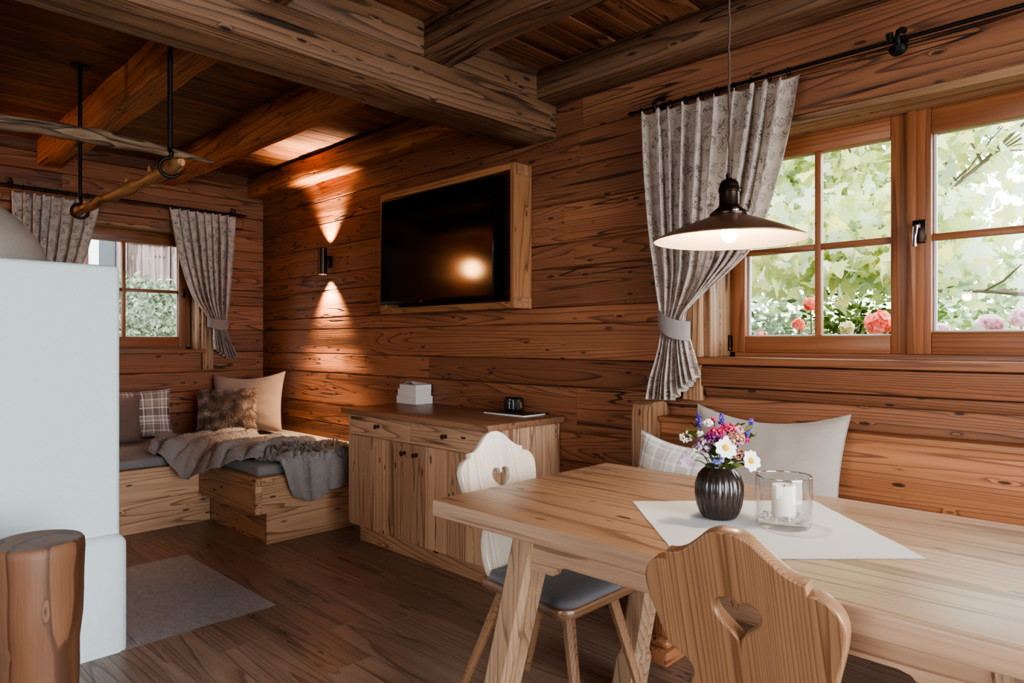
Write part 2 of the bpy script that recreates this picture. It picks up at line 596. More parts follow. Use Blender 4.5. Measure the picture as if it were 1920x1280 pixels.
# slate hearth: split stone surface
def slate():
    m = NT('slate_hearth')
    gc = m.attr('gc')
    a = m.noise(m.scale(gc, (1, 2.2, 1)), 26, 6, .68, .6)
    b = m.noise(gc, 3, 3, .5)
    col = m.ramp(a, [(.25, lin('6a6d73')), (.75, lin('b2b6bd'))])
    m.bsdf(col, m.maprange(b, .3, .7, .3, .42), m.bump(a, .9, .011), Specular_IOR_Level=1.0, Coat_Weight=.7, Coat_Roughness=.3)
    return m.mat


M['slate'] = slate()

# maple, bushes, barn
M['maple'] = leafmat('maple_leaf', [(0, 'b4bd78'), (.35, 'd2d698'), (.6, 'd0dcc4'), (.8, 'c4d8cd'), (1, 'ebdf8c')], .55)
M['bush'] = leafmat('bush_leaf', [(0, '7d9664'), (.5, 'b0c29a'), (1, 'd8e2c6')], .45)
M['hedge'] = leafmat('hedge_leaf', [(0, '56664c'), (.5, '8d9c84'), (1, 'c2cdba')], .4)
M['dense'] = leafmat('dense_leaf', [(0, '34451f'), (.5, '6a8044'), (1, 'a9bb78')], .3)
M['bark'] = plain('grey_bark', '6d6256', .9, bump=.6, bscale=60, var=.5)
M['barn'] = wood('weathered_barn_wood', '8d7a78', '6f5c5a', '443634', rings=5, su=.3, sv=8, knots=.2, streak=.4, rough=.8, bump=.3, tone=.3)
M['barnred'] = wood('red_brown_barn_wood', '6d4a44', '583632', '2e1a17', rings=5, su=.3, sv=8, knots=.2, streak=.4, rough=.8, bump=.3, tone=.3)
M['barntrim'] = plain('pale_barn_trim', 'd6d2d4', .7)
M['darkglass'] = plain('dark_barn_pane', '2c3236', .2)
M['ground'] = plain('garden_ground', '6f7a54', .95, var=.5, bscale=6)
M['gerred'] = leafmat('coral_petal', [(0, 'f47c6a'), (.6, 'fd9c8a'), (1, 'ffc0b2')], .4)
M['gerpink'] = leafmat('pale_pink_petal', [(0, 'f6c9d6'), (.6, 'fbe2e9'), (1, 'ffffff')], .6)
M['geryel'] = leafmat('cream_yellow_petal', [(0, 'd8d48a'), (.6, 'efecb8'), (1, 'fbfadf')], .4)


# ------------------------------------------------------------------ room constants (metres; camera stands at x = y = 0)
W = 2.8           # inner face of the long wall (wall_right, seen with the screen and the big window)
EX = -5.8         # inner face of the end wall (wall_left, small window)
CZ = 2.63         # ceiling boards
RX, FY = 2.4, -2.6


def struct(m, name, mat, parent=None, smooth=40):
    o = m.build(name, mat, parent, smooth)
    if parent is None:
        o['kind'] = 'structure'
    return o


# ---- floor
m = MB()
yy = FY - .1
hx0, hx1, hy0, hy1 = -4.0, -2.928, .3, 1.483
while yy < W + .3:
    w = .20
    x = EX - .2 - random.uniform(0, 1.5)
    while x < RX + .1:
        L = random.uniform(1.4, 2.4)
        segs = [(x, x + L)]
        y0, y1 = yy, yy + w
        if y1 > hy0 and y0 < hy1:
            if y0 < hy0:
                y1 = hy0
            ns = []
            for a, b in segs:
                if b <= hx0 or a >= hx1:
                    ns.append((a, b))
                else:
                    if a < hx0:
                        ns.append((a, hx0))
                    if b > hx1:
                        ns.append((hx1, b))
            if y1 > hy1 > y0:
                box(m, (max(x, hx0), hy1 + .001, -.03), (min(x + L, hx1), y1 - .0004, 0), 'x', .0012) if min(x + L, hx1) > max(x, hx0) else None
            segs = ns
        for a, b in segs:
            box(m, (a + .0004, y0 + .0004, -.03), (b - .0004, y1 - .0004, 0), 'x', .0012)
        x += L
    yy += w
struct(m, 'floor', M['floor'], smooth=0)
m = MB()
for y0, y1 in ((hy0, .905), (.908, hy1 - .002)):
    box(m, (hx0 + .003, y0, -.03), (hx1 - .004, y1, .001), 'x', .0015)
hearth = struct(m, 'floor_hearth_slab', M['slate'])
m = MB()
box(m, (hx1 - .0035, hy0, -.02), (hx1 + .0005, hy1, .0022), 'y', .0005)
struct(m, 'trim_1', M['chrome'])


# ---- walls of stacked weathered boards
def courses(z0, z1, fixed, seed):
    r = random.Random(seed)
    z = z0
    out = []
    fixed = sorted(fixed)
    while z < z1 - 1e-6:
        h = r.choice((.13, .15, .17, .19, .21, .16))
        nz = z + h
        nf = [f for f in fixed if f > z + 1e-6]
        if nf and nz > nf[0] - .09:
            nz = nf[0] if nf[0] - z < .26 else (z + nf[0]) / 2
        nz = min(nz, z1)
        out.append((z, nz))
        z = nz
    return out


def board_wall(name, axis, a0, a1, face, back, openings, seed, mat, extra=()):
    """axis 'x': boards run along x, their faces at y = face; openings (a0, a1, z0, z1)"""
    m = MB()
    fixed = []
    for o in openings:
        fixed += [o[2], o[3]]
    fixed += list(extra)
    r = random.Random(seed)
    sgn = 1 if face > back else -1
    for z0, z1 in courses(0, CZ + .05, fixed + [CZ + .05], seed):
        runs = [(a0, a1)]
        for o in openings:
            if z0 < o[3] - 1e-4 and z1 > o[2] + 1e-4:
                nr = []
                for a, b in runs:
                    if a < o[0]:
                        nr.append((a, min(b, o[0])))
                    if b > o[1]:
                        nr.append((max(a, o[1]), b))
                runs = nr
        for a, b in runs:
            x = a
            while x < b - 1e-4:
                L = r.uniform(1.6, 4.2)
                e = b if b - (x + L) < .7 else x + L
                fj = face + sgn * r.uniform(-.0016, .0012)
                lo, hi = (min(fj, back), z0 + .0012), (max(fj, back), z1 - .0012)
                log(m, axis, x + .0005, e - .0005, lo, hi, ch=.005, jit=.0012)
                x = e
    return struct(m, name, mat, smooth=35)


BWIN = (-1.514, .04, 1.105, 2.12)      # big window opening in the long wall: x0 x1 z0 z1
SWIN = (1.205, 2.25, 1.115, 2.105)     # small window opening in the end wall: y0 y1 z0 z1
board_wall('wall_right', 'x', EX - .3, RX + .3, W, W + .30, [BWIN], 3, M['wall'], extra=(.96, 1.385, 2.30))
board_wall('wall_left', 'y', FY - .3, W, EX, EX - .30, [SWIN], 5, M['wall'], extra=(.62, 1.3, 2.27))
board_wall('wall_front', 'x', EX - .3, RX + .3, FY, FY - .30, [(-1.2, .9, .9, 2.1)], 9, M['wall'])
board_wall('wall_back', 'y', FY, W, RX, RX + .3, [(-.5, 2.2, .05, 2.25)], 12, M['wall'])

# ---- ceiling boards (run towards the long wall)
m = MB()
x = EX - .2
r = random.Random(4)
while x < RX + .2:
    w = r.uniform(.13, .2)
    log(m, 'y', FY - .1, W + .2, (x + .001, CZ + r.uniform(0, .005)), (x + w - .001, CZ + .05), ch=.004, jit=.001, step=.6)
    x += w
struct(m, 'ceiling', M['ceil'])

# ---- beams
m = MB()
log(m, 'y', FY, W, (-2.672, 2.29), (-2.39, 2.462), ch=.012, jit=.007, tone=.5)
log(m, 'y', FY, W, (-2.655, 2.464), (-2.402, CZ), ch=.008, jit=.004, tone=.35)
tag(struct(m, 'ceiling_tie_beam', M['tie'], smooth=50), 'heavy two-tier timber cross beam running under the ceiling to the long wall')
m = MB()
log(m, 'x', EX, -2.655, (2.66, 2.45), (W + .01, CZ - .012), ch=.012, jit=.006, tone=.45)
log(m, 'x', EX, -2.655, (2.70, CZ - .03), (W + .01, CZ + .004), ch=.004, jit=.006, tone=.1)
struct(m, 'ceiling_wall_beam', M['beam'], smooth=50)
m = MB()
log(m, 'x', -2.402, RX, (2.66, 2.468), (W + .01, CZ - .012), ch=.012, jit=.006, tone=.3)
log(m, 'x', -2.402, RX, (2.68, CZ - .02), (W + .01, CZ + .004), ch=.004, jit=.006, tone=.2)
struct(m, 'ceiling_wall_beam', M['tie'], smooth=50)
for (x0, x1, y0, y1, z0, mt) in ((EX, -2.66, 1.13, 1.275, 2.45, 'beam'), (EX, -2.66, 1.90, 2.05, 2.45, 'beam'), (EX, -2.66, .32, .47, 2.45, 'beam'), (EX, -2.66, -.5, -.35, 2.45, 'beam'),
                                 (-2.40, RX, 1.90, 2.052, 2.46, 'tie'), (-2.40, RX, 1.10, 1.25, 2.46, 'tie'), (-2.40, RX, .25, .4, 2.46, 'tie')):
    m = MB()
    log(m, 'x', x0, x1, (y0, z0), (y1, CZ + .01), ch=.007, jit=.0075, tone=.55)
    struct(m, 'ceiling_joist', M[mt], smooth=50)

# ---- windows
def casement(parent, T, s0, s1, z0, z1, mun_s, mun_z, rail=.055, handle=None):
    """one sash: frame rails + muntins + panes.  T(s, d, z): s along wall, d depth (0 = room face of sash, + outwards)"""
    def bar(m, sa, sb, da, db, za, zb, ax):
        p, q = T(sa, da, za), T(sb, db, zb)
        lo = tuple(min(p[i], q[i]) for i in range(3))
        hi = tuple(max(p[i], q[i]) for i in range(3))
        a = 'z' if ax == 'z' else ('x' if abs(p[0] - q[0]) > abs(p[1] - q[1]) else 'y')
        box(m, lo, hi, a, .004, 2)
    m = MB()
    bar(m, s0, s0 + rail, 0, .06, z0, z1, 'z')
    bar(m, s1 - rail, s1, 0, .06, z0, z1, 'z')
    bar(m, s0 + rail, s1 - rail, 0, .06, z0, z0 + rail + .012, 's')
    bar(m, s0 + rail, s1 - rail, 0, .06, z1 - rail - .02, z1, 's')
    sash = m.build('window_sash', M['larch'], parent)
    m = MB()
    for ms in mun_s:
        bar(m, ms - .013, ms + .013, .012, .048, z0 + rail + .012, z1 - rail - .02, 'z')
    for mz in mun_z:
        ss = [s0 + rail] + list(mun_s) + [s1 - rail]
        for a, b in zip(ss[:-1], ss[1:]):
            bar(m, a + (.013 if a in mun_s else 0), b - (.013 if b in mun_s else 0), .014, .046, mz - .013, mz + .013, 's')
    m.build('muntin', M['larch'], sash)
    m = MB()
    g0, g1, gz0, gz1 = s0 + rail, s1 - rail, z0 + rail + .012, z1 - rail - .02
    for d in (.030,):
        p = [T(g0, d, gz0), T(g1, d, gz0), T(g1, d, gz1), T(g0, d, gz1)]
        m.add(p, [(0, 1, 2, 3)])
    m.build('pane', M['pane'], sash, 0)
    m = MB()
    for (a, b, c, d) in ((g0, g0 + .012, gz0, gz1), (g1 - .006, g1, gz0, gz1), (g0, g1, gz0, gz0 + .006)):
        bar(m, a, b, .031, .045, c, d, 'z')
    m.build('pane_seal', M['spacer'], sash)
    return sash


win = empty('window_1', ((BWIN[0] + BWIN[1]) / 2, 2.95, BWIN[2]))
win['kind'] = 'structure'
win.location = (0, 0, 0)


def TB(s, d, z):
    return (s, 2.975 + d, z)


m = MB()
x0, x1, z0, z1 = -1.49, .03, 1.125, 2.135
for lo, hi, a in (((x0, 2.985, z0), (x0 + .03, 3.07, z1), 'z'), ((x1 - .03, 2.985, z0), (x1, 3.07, z1), 'z'),
                  ((x0, 2.985, z0), (x1, 3.07, z0 + .028), 'x'), ((x0, 2.985, 2.085), (x1, 3.07, z1), 'x')):
    box(m, lo, hi, a, .003)
m.build('window_frame', M['larch'], win)
sl = casement(win, TB, -1.472, -.746, 1.150, 2.088, [-1.092], [1.603], .062)
sr = casement(win, lambda s, d, z: (s, 2.968 + d, z), -.741, .012, 1.150, 2.088, [-.33], [1.598], .075)
m = MB()
box(m, (-.748, 2.957, 1.15), (-.716, 2.972, 2.088), 'z', .004, 2)
m.build('cover_strip', M['larch'], sr)
m = MB()
box(m, (-.727, 2.952, 1.575), (-.680, 2.966, 1.665), 'z', .006, 2)
box(m, (-.715, 2.925, 1.628), (-.695, 2.955, 1.648), 'y', .004, 2)
h = m.build('window_handle', M['darkmetal'], sr)
m = MB()
tube(m, [(-.705, 2.93, 1.638), (-.707, 2.918, 1.632), (-.709, 2.914, 1.60), (-.710, 2.914, 1.56)], [.008, .009, .007, .009], 10)
m.build('lever', M['chrome'], h)
for x, zz in ((-1.483, 1.17), (-1.483, 2.0)):
    m = MB()
    box(m, (x - .008, 2.965, zz - .01), (x + .008, 2.985, zz + .06), 'z', .003, 2)
    lathe(m, [(0, -.014), (.008, -.012), (.010, 0), (.006, .01)], 10, (x, 2.972, zz))
    m.build('hinge', M['darkmetal'], win)
# lining boards of the reveal + sill
m = MB()
box(m, (-1.518, 2.80, 1.13), (-1.488, 3.02, 2.125), 'z', .004)
box(m, (.008, 2.80, 1.13), (.045, 3.02, 2.125), 'z', .004)
box(m, (-1.52, 2.80, 2.088), (.05, 3.02, 2.122), 'x', .006)
m.build('reveal_lining', M['reveal'], win)
m = MB()
box(m, (-1.565, 2.745, 1.098), (.10, 2.99, 1.130), 'x', .003)
m.build('window_sill', M['larch'], win)
m = MB()
box(m, (-1.607, 2.762, .935), (-1.517, 2.803, 1.098), 'z', .004)
box(m, (-1.607, 2.762, 1.13), (-1.517, 2.803, 2.06), 'z', .004)
tag(struct(m, 'trim_2', M['reveal']), 'upright board beside the big window, behind the curtain')
m = MB()
box(m, (-1.55, 2.768, 1.0), (.6, 2.803, 1.094), 'x', .012, 2)
box(m, (-1.50, 2.775, .955), (.6, 2.803, .998), 'x', .010, 2)
struct(m, 'trim_3', M['wall'])

win2 = empty('window_2')
win2['kind'] = 'structure'


def TS(s, d, z):
    return (-5.965 - d, s, z)


m = MB()
y0, y1, z0, z1 = 1.215, 2.24, 1.135, 2.10
for lo, hi, a in (((-6.06, y0, z0), (-5.975, y0 + .03, z1), 'z'), ((-6.06, y1 - .03, z0), (-5.975, y1, z1), 'z'),
                  ((-6.06, y0, z0), (-5.975, y1, z0 + .025), 'y'), ((-6.06, y0, 2.075), (-5.975, y1, z1), 'y')):
    box(m, lo, hi, a, .003)
m.build('window_frame', M['larch'], win2)
s2 = casement(win2, TS, 1.235, 2.215, 1.155, 2.08, [1.735], [1.612], .07)
m = MB()
box(m, (-5.962, 2.165, 1.57), (-5.950, 2.195, 1.64), 'z', .005, 2)
tube(m, [(-5.955, 2.18, 1.61), (-5.925, 2.18, 1.61), (-5.92, 2.18, 1.56)], .007, 8)
m.build('window_handle', M['darkmetal'], s2)
m = MB()
box(m, (-6.02, 2.243, 1.13), (-5.80, 2.262, 2.10), 'z', .003)
box(m, (-6.02, 1.19, 1.13), (-5.80, 1.212, 2.10), 'z', .003)
box(m, (-6.02, 1.2, 2.085), (-5.80, 2.26, 2.11), 'y', .003)
m.build('reveal_lining', M['reveal'], win2)
m = MB()
box(m, (-5.98, 1.15, 1.105), (-5.75, 2.285, 1.135), 'y', .004)
m.build('window_sill', M['larch'], win2)
m = MB()
box(m, (-5.80, 2.262, .965), (-5.762, 2.352, 2.1), 'z', .004)
box(m, (-5.80, 1.10, .965), (-5.762, 1.19, 2.1), 'z', .004)
struct(m, 'trim_4', M['reveal'])
m = MB()
box(m, (-5.80, .9, 2.165), (-5.745, 2.6, 2.25), 'y', .008)
struct(m, 'trim_5', M['wall'])


# ------------------------------------------------------------------ soft things
def pillow(name, label, cat_group, w, h, t, mtx, mat, sag=.0, wr=.006, seed=1, fur=None, n=34):
    """two puffed faces meeting in a seam, pointed corners, slightly hollow sides; local x width, y thickness, z up from the bottom seam"""
    m = MB()
    r = random.Random(seed)
    sx = r.uniform(0, 50)

    def surf(side):
        def fn(a, b):
            u, v = 2 * a - 1, 2 * b - 1
            px = w / 2 * u * (1 - .075 * (1 - v * v) ** 1.0)
            pz = h / 2 * v * (1 - .075 * (1 - u * u) ** 1.0)
            e = max(0, (1 - abs(u) ** 2.6)) ** .62 * max(0, (1 - abs(v) ** 2.6)) ** .62
            th = t / 2 * e
            wk = wr * e ** .5 * (mnoise.noise((u * 2.2 + sx, v * 2.6, side)) + .6 * mnoise.noise((u * 5 + sx, v * 4, side + 3)))
            # crease lines pulling to the lower corners
            wk -= wr * .9 * e * abs(math.sin(3.2 * (u * .6 + v) + sx)) ** 8 * (.5 - .5 * v)
            return (px, side * (th + wk) - sag * (1 - v) * (1 - u * u) * .5, pz + h / 2 - sag * 1.1 * (1 - u * u) * (v + 1) * .5)
        return fn
    grid(m, n, n, surf(-1), lambda a, b: (a * w, b * h, 0), .5, mtx=mtx)
    grid(m, n, n, surf(1), lambda a, b: (a * w + .3, b * h, 0), .5, mtx=mtx, flip=True)
    if fur:
        o = m.build(name, mat, smooth=180)
        fm = MB()
        fn = surf(-1)
        cnt, ln = fur
        for i in range(cnt):
            sd = -1 if r.random() < .8 else 1
            f2 = surf(sd)
            a, b = r.random(), r.random()
            p = V(f2(a, b))
            q = V(f2(min(1, a + .01), b)) - p
            s = V(f2(a, min(1, b + .01))) - p
            nn = q.cross(s)
            if nn.length < 1e-9:
                continue
            nn = nn.normalized() * (1 if sd < 0 else -1)
            k = V((mnoise.noise((a * 5, b * 5, sx)), mnoise.noise((a * 5 + 9, b * 5, sx)), -.5 + mnoise.noise((a * 5, b * 5 + 7, sx))))
            d = (nn * .75 + k * .8 + V((r.uniform(-.3, .3), r.uniform(-.3, .3), r.uniform(-.3, .3)))).normalized()
            L = ln * r.uniform(.6, 1.2)
            side = d.orthogonal().normalized() * .0016
            tip = p + d * L + V((0, 0, -.25 * L))
            mid = p + d * L * .55
            fm.add([p - side, p + side, mid + side * .8, mid - side * .8, tip], [(0, 1, 2, 3), (3, 2, 4)], None,
                   max(0, min(1, .45 + .5 * mnoise.noise((a * 7, b * 7, sx)) + r.uniform(-.25, .3))), mtx)
        f = fm.build('fur_pile', M['fur'], o, smooth=0)
        f['kind'] = 'stuff'
    else:
        o = m.build(name, mat, smooth=180)
        # seam piping along the edge
        sm = MB()
        pts = []
        for k in range(80):
            q = k / 20
            if q < 1:
                a, b = q, 0
            elif q < 2:
                a, b = 1, q - 1
            elif q < 3:
                a, b = 3 - q, 1
            else:
                a, b = 0, 4 - q
            pts.append(tuple(mtx @ V(surf(-1)(a, b))))
        tube(sm, pts + [pts[0]], .0022, 6, .4)
        sm.build('seam', mat, o, smooth=180)
    return tag(o, label, 'cushion', cat_group)


# ------------------------------------------------------------------ corner lounge bench
bn = thing('corner_bench', 'low L-shaped knotty pine corner bench with finger-jointed box under grey pads', 'bench', (-4.6, 1.85, 0))
OFF = V((-4.6, 1.85, 0))


def P0(m, name, mat, parent, smooth=40):
    """build with coordinates relative to the bench empty"""
    m.v = [(p[0] - parent_loc(parent)[0], p[1] - parent_loc(parent)[1], p[2] - parent_loc(parent)[2]) for p in m.v]
    return m.build(name, mat, parent, smooth)


def parent_loc(o):
    l = V((0, 0, 0))
    while o is not None:
        l = l + o.location
        o = o.parent
    return l


m = MB()
box(m, (EX + .01, -.6, .0), (-4.66, 1.879, .198), 'y', .002)
P0(m, 'plinth', M['bench'], bn)
m = MB()
box(m, (-4.66, 1.88, 0), (-3.873, 1.905, .198), 'x', .002)
box(m, (-3.872, 1.88, 0), (-3.850, W - .01, .198), 'y', .002)
P0(m, 'plinth', M['bench'], bn)
m = MB()
box(m, (-4.685, -.6, .201), (-4.645, 1.80, .40), 'y', .002)
P0(m, 'front_board', M['bench'], bn)
m = MB()
box(m, (-4.645, 1.80, .190), (-3.862, 1.835, .40), 'x', .002)
jz = [.190, .232, .274, .316, .358, .40]
for k in range(5):
    if k % 2 == 0:
        box(m, (-3.862, 1.80, jz[k] + .0007), (-3.826, 1.8346, jz[k + 1] - .0007), 'x', .0012)
P0(m, 'box_side', M['bench'], bn)
m = MB()
box(m, (-3.862, 1.836, .190), (-3.826, W - .01, .40), 'y', .002)
for k in range(5):
    if k % 2 == 1:
        box(m, (-3.8617, 1.8003, jz[k] + .0007), (-3.8255, 1.837, jz[k + 1] - .0007), 'y', .0012)
P0(m, 'box_end', M['bench'], bn)
m = MB()
box(m, (EX + .01, -.6, .376), (-4.69, 1.80, .40), 'y', .002)
box(m, (EX + .01, 1.836, .376), (-3.87, W - .01, .40), 'x', .002)
P0(m, 'seat_board', M['bench'], bn)


def padmesh(m, lo, hi, r=.018):
    box(m, lo, hi, 'x', r, 3)


m = MB()
padmesh(m, (EX + .012, -.6, .401), (-4.662, 1.825, .462))
tag(P0(m, 'bench_pad', M['mat'], None, 60), 'long grey felt pad on the bench arm along the end wall, beside the white stove', 'seat pad') if False else None
o = m.build('bench_pad', M['mat'], None, 60)
tag(o, 'grey felt seat pad on the bench along the end wall, running behind the white stove', 'seat pad')
m = MB()
padmesh(m, (EX + .012, 1.835, .401), (-3.868, W - .012, .462))
o = m.build('bench_pad', M['mat'], None, 60)
tag(o, 'grey felt seat pad on the short bench below the wall lamp, ending beside the sideboard', 'seat pad')

SZ = .463
# cushions on the corner bench
pillow('scatter_cushion', 'brown and white plaid cushion leaning on the end wall, beside the stove edge', None, .50, .37, .13,
       frame_mtx((-5.60, 1.72, SZ + .004), (0.06, 1, 0), (-.22, 0, 1)), M['plaid'], seed=2)
pillow('scatter_cushion', 'plain taupe cushion half hidden by the stove, in front of the plaid one', None, .44, .335, .13,
       frame_mtx((-5.42, 1.475, SZ + .004), (0.05, 1, 0), (-.2, 0, 1)), M['taupe'], seed=3)
pillow('scatter_cushion', 'large plain beige cushion standing in the corner under the wall lamp', None, .66, .485, .15,
       frame_mtx((-5.37, 2.44, SZ + .004), (.85, .52, .05), (-.10, .16, 1)), M['beige'], seed=4, sag=.03)
pillow('scatter_cushion', 'shaggy brown faux fur cushion in front of the large beige cushion', None, .43, .375, .15,
       frame_mtx((-5.235, 2.235, SZ + .004), (.60, .80, .05), (-.20, .24, 1)), M['taupe'], seed=5, fur=(15000, .026))

# blanket of grey faux fur thrown over both pads and down the end
A0, B0 = V((-5.0, 1.68)), V((-3.68, 2.34))
DIR = (B0 - A0).normalized()
PER = V((-DIR.y, DIR.x))
LEN = (B0 - A0).length


def blanket_pt(a, b):
    s = (b * 2 - 1)
    # rounded outline
    en = math.sqrt(max(0, 1 - (1 - min(1, a / .16)) ** 2)) * .35 + .65
    en *= math.sqrt(max(0, 1 - (1 - min(1, (1 - a) / .10)) ** 2)) * .2 + .8
    hw = (.31 + .05 * math.sin(a * 5 + .6)) * en
    lon = a * LEN + .10 * (abs(s) ** 2.2) * (1 - 2 * a) + .02 * math.sin(b * 11)
    p = A0 + DIR * lon + PER * (s * hw + .06 * math.sin(a * 4.2 + .6) + .03 * math.sin(a * 9))
    X, Y = p.x, p.y
    # gathered rolls running the length of the throw, meandering and merging
    w = min(1, max(0, (X + 3.98) / .16))
    w = w * w * (3 - 2 * w)
    warp = 1.5 * mnoise.noise((X * 2.6, Y * 2.2, 3)) + .8 * math.sin(Y * 6 + X * 2)
    ph = (1 - w) * (X * 19 + Y * 9) + w * (Y * 24 + 40) + warp
    amp = .5 + .5 * mnoise.noise((X * 3.2 + 4, Y * 2.2, 8))
    roll = abs(math.sin(ph)) ** .75
    roll2 = abs(math.sin(ph * .43 + 1.2)) ** 1.2
    f = .070 * roll * (.35 + amp) + .045 * roll2 + .010 * mnoise.noise((a * 9, s * 8, 1))
    f *= 1 - .35 * w
    edge = min(1, (1 - abs(s)) * 5 + .30)
    f = max(.004, f * edge) + .008
    z = SZ
    ed = -3.855
    if Y > 1.80:
        if X > ed:
            over = X - ed
            return (ed + .040 + f * .9 + .012 * min(1, over * 10), Y, z - over + .01 + f * max(0, 1 - over * 12))
        return (X, Y, z + f)
    if X > -4.655:
        k = min(X + 4.655, 1.80 - Y)
        return (X, Y, z - k * .9 + f)
    return (X, Y, z + f)


m = MB()
NU, NV = 130, 90
grid(m, NU, NV, blanket_pt, lambda a, b: (a * 1.5, b * .9, 0), .4)
bl = m.build('throw_blanket', M['blanket'], None, 180)
tag(bl, 'rumpled grey faux fur throw spread over the corner bench and hanging down its end', 'blanket')
fm = MB()
r = random.Random(8)
for i in range(22000):
    a, b = r.random(), r.random()
    if i % 9 == 0:
        b = r.choice((0.0, 1.0))
    p = V(blanket_pt(a, b))
    q = V(blanket_pt(min(1, a + .004), b)) - p
    s = V(blanket_pt(a, min(1, b + .004))) - p
    nn = q.cross(s)
    if nn.length < 1e-12:
        continue
    nn.normalize()
    d = (nn + V((r.uniform(-.7, .7), r.uniform(-.7, .7), r.uniform(-.6, .5)))).normalized()
    L = .008 * r.uniform(.6, 1.4)
    w = d.orthogonal().normalized() * .0016
    fm.add([p - w, p + w, p + d * L], [(0, 1, 2)], None, max(0, min(1, .5 + .55 * mnoise.noise(p * 9) + r.uniform(-.3, .35))))
f = fm.build('fur_pile', M['blanket'], bl, smooth=0)
f['kind'] = 'stuff'


# ------------------------------------------------------------------ sideboard
sb = thing('sideboard', 'knotty pine sideboard with two drawers above two doors, under the screen', 'cabinet', (-2.96, 2.53, 0))
cx0, cx1, cy = -3.572, -2.36, 2.262
m = MB()
box(m, (cx0 + .03, cy + .06, 0), (cx1 - .03, W - .01, .108), 'x', .002)
P0(m, 'plinth', M['bench'], sb)
m = MB()
box(m, (cx0, cy, .11), (cx0 + .020, W - .008, .765), 'z', .0015)
box(m, (cx0 + .02, cy + .022, .11), (cx1 - .02, W - .008, .14), 'x', .001)
bx_ = cx0
P0(m, 'carcass', M['pine'], sb)
m = MB()
yb = cy
while yb < W - .02:
    ye = min(W - .008, yb + random.uniform(.045, .12))
    box(m, (cx1 - .022, yb, .11), (cx1, ye, .765), 'z', .0008)
    yb = ye
P0(m, 'side_panel', M['pine'], sb)
m = MB()
box(m, (-3.612, 2.232, .770), (-2.328, W - .004, .802), 'x', .003, 2)
P0(m, 'worktop', M['pinetop'], sb)


def knob(loc, parent):
    m = MB()
    R = Matrix.Translation(loc) @ Matrix.Rotation(PI / 2, 4, 'X')
    lathe(m, [(.011, 0), (.011, .002), (.005, .003), (.0045, .014), (.010, .018), (.013, .023), (.012, .028), (.006, .031), (0, .0315)], 16, mtx=R)
    return P0(m, 'knob', M['knob'], parent)


mid = -2.965
for (a, b, kx) in ((cx0 + .022, mid - .0015, -3.262), (mid + .0015, cx1 - .024, -2.672)):
    m = MB()
    box(m, (a, cy, .648), (b, cy + .02, .764), 'x', .0015)
    d = P0(m, 'drawer', M['pine'], sb)
    knob((kx, cy, .715), d)
for (a, b, kx) in ((cx0 + .022, mid - .0015, -3.018), (mid + .0015, cx1 - .024, -2.912)):
    m = MB()
    x = a
    while x < b - 1e-4:
        e = x + random.uniform(.09, .17)
        if b - e < .06:
            e = b
        box(m, (x, cy, .112), (e, cy + .02, .645), 'z', .0009)
        x = e
    d = P0(m, 'door', M['pine'], sb)
    knob((kx, cy, .592), d)

# books
zc = .8025
bk = [(.205, .135, .047, 0.0, 'bottom'), (.185, .125, .046, 1.5, 'middle'), (.18, .12, .03, -2, 'top')]
z = zc
labels = ['thick pale paperback at the bottom of the book stack on the sideboard', 'pale paperback in the middle of the book stack on the sideboard',
          'thinner paperback with a curling cover on top of the book stack']
for (w, d, h, rz, nm), lb in zip(bk, labels):
    b = thing('book', lb, 'book', (-3.43, 2.66, z), math.radians(rz))
    m = MB()
    box(m, (-w, 0, .002), (-.002, d - .003, h - .002), 'x', .001)
    m.build('page_block', M['paper'], b)
    m = MB()
    box(m, (-w - .002, -.001, 0), (0, d, .0022), 'x', .0005)
    if nm != 'top':
        box(m, (-w - .002, -.001, h - .0022), (0, d, h), 'x', .0005)
    else:
        grid(m, 10, 3, lambda a, bb: (-w * a, d * bb, h + .001 + .022 * math.exp(-((a - .45) / .22) ** 2) * (.3 + .7 * (1 - bb))), lambda a, bb: (a * w, bb * d, 0))
    box(m, (-w - .002, d - .003, 0), (0, d - .0005, h), 'x', .0005)
    m.build('cover', M['cover'], b)
    z += h + .0005

m_ = thing('magazine', 'flat dark-covered magazine with white page edges on the sideboard', 'magazine', (-2.60, 2.69, zc))
m = MB()
box(m, (-.155, -.082, 0), (.150, .088, .0075), 'x', .001)
m.build('page_block', M['cover'], m_)
m = MB()
box(m, (-.153, -.080, .0076), (.149, .087, .0086), 'x', .0002)
m.build('cover', M['mag'], m_)

sp = thing('portable_speaker', 'small rounded black portable speaker with white script and copper tab, on the sideboard', 'speaker', (-2.645, 2.735, zc + .0088), math.radians(18))
m = MB()
box(m, (-.052, -.032, 0), (.052, .032, .080), 'x', .020, 5)
m.build('casing', M['rubber'], sp, 60)
m = MB()
tube(m, [(.012, -.0335, .014), (.0135, -.0335, .035), (.012, -.0335, .066)], .0013, 6)
m.build('piping', M['white'], sp)
m = MB()
pts = [(-.012 + .005 * math.sin(k * 1.15) * (.5 + .5 * math.cos(k * .35)), -.0332, .016 + .0019 * k + .001 * math.cos(k * 2)) for k in range(22)]
tube(m, pts, .0009, 5)
lathe(m, [(0, -.0006), (.0035, -.0006), (.0035, .0006), (0, .0006)], 12, mtx=Matrix.Translation((-.008, -.0330, .066)) @ Matrix.Rotation(PI / 2, 4, 'X'))
m.build('script_print', M['white'], sp)
m = MB()
box(m, (.048, -.014, .02), (.056, .006, .058), 'z', .003, 2, mtx=Matrix.Translation((0.002, -.004, .006)) @ Matrix.Rotation(.5, 4, 'X'))
m.build('tab', M['copper'], sp)


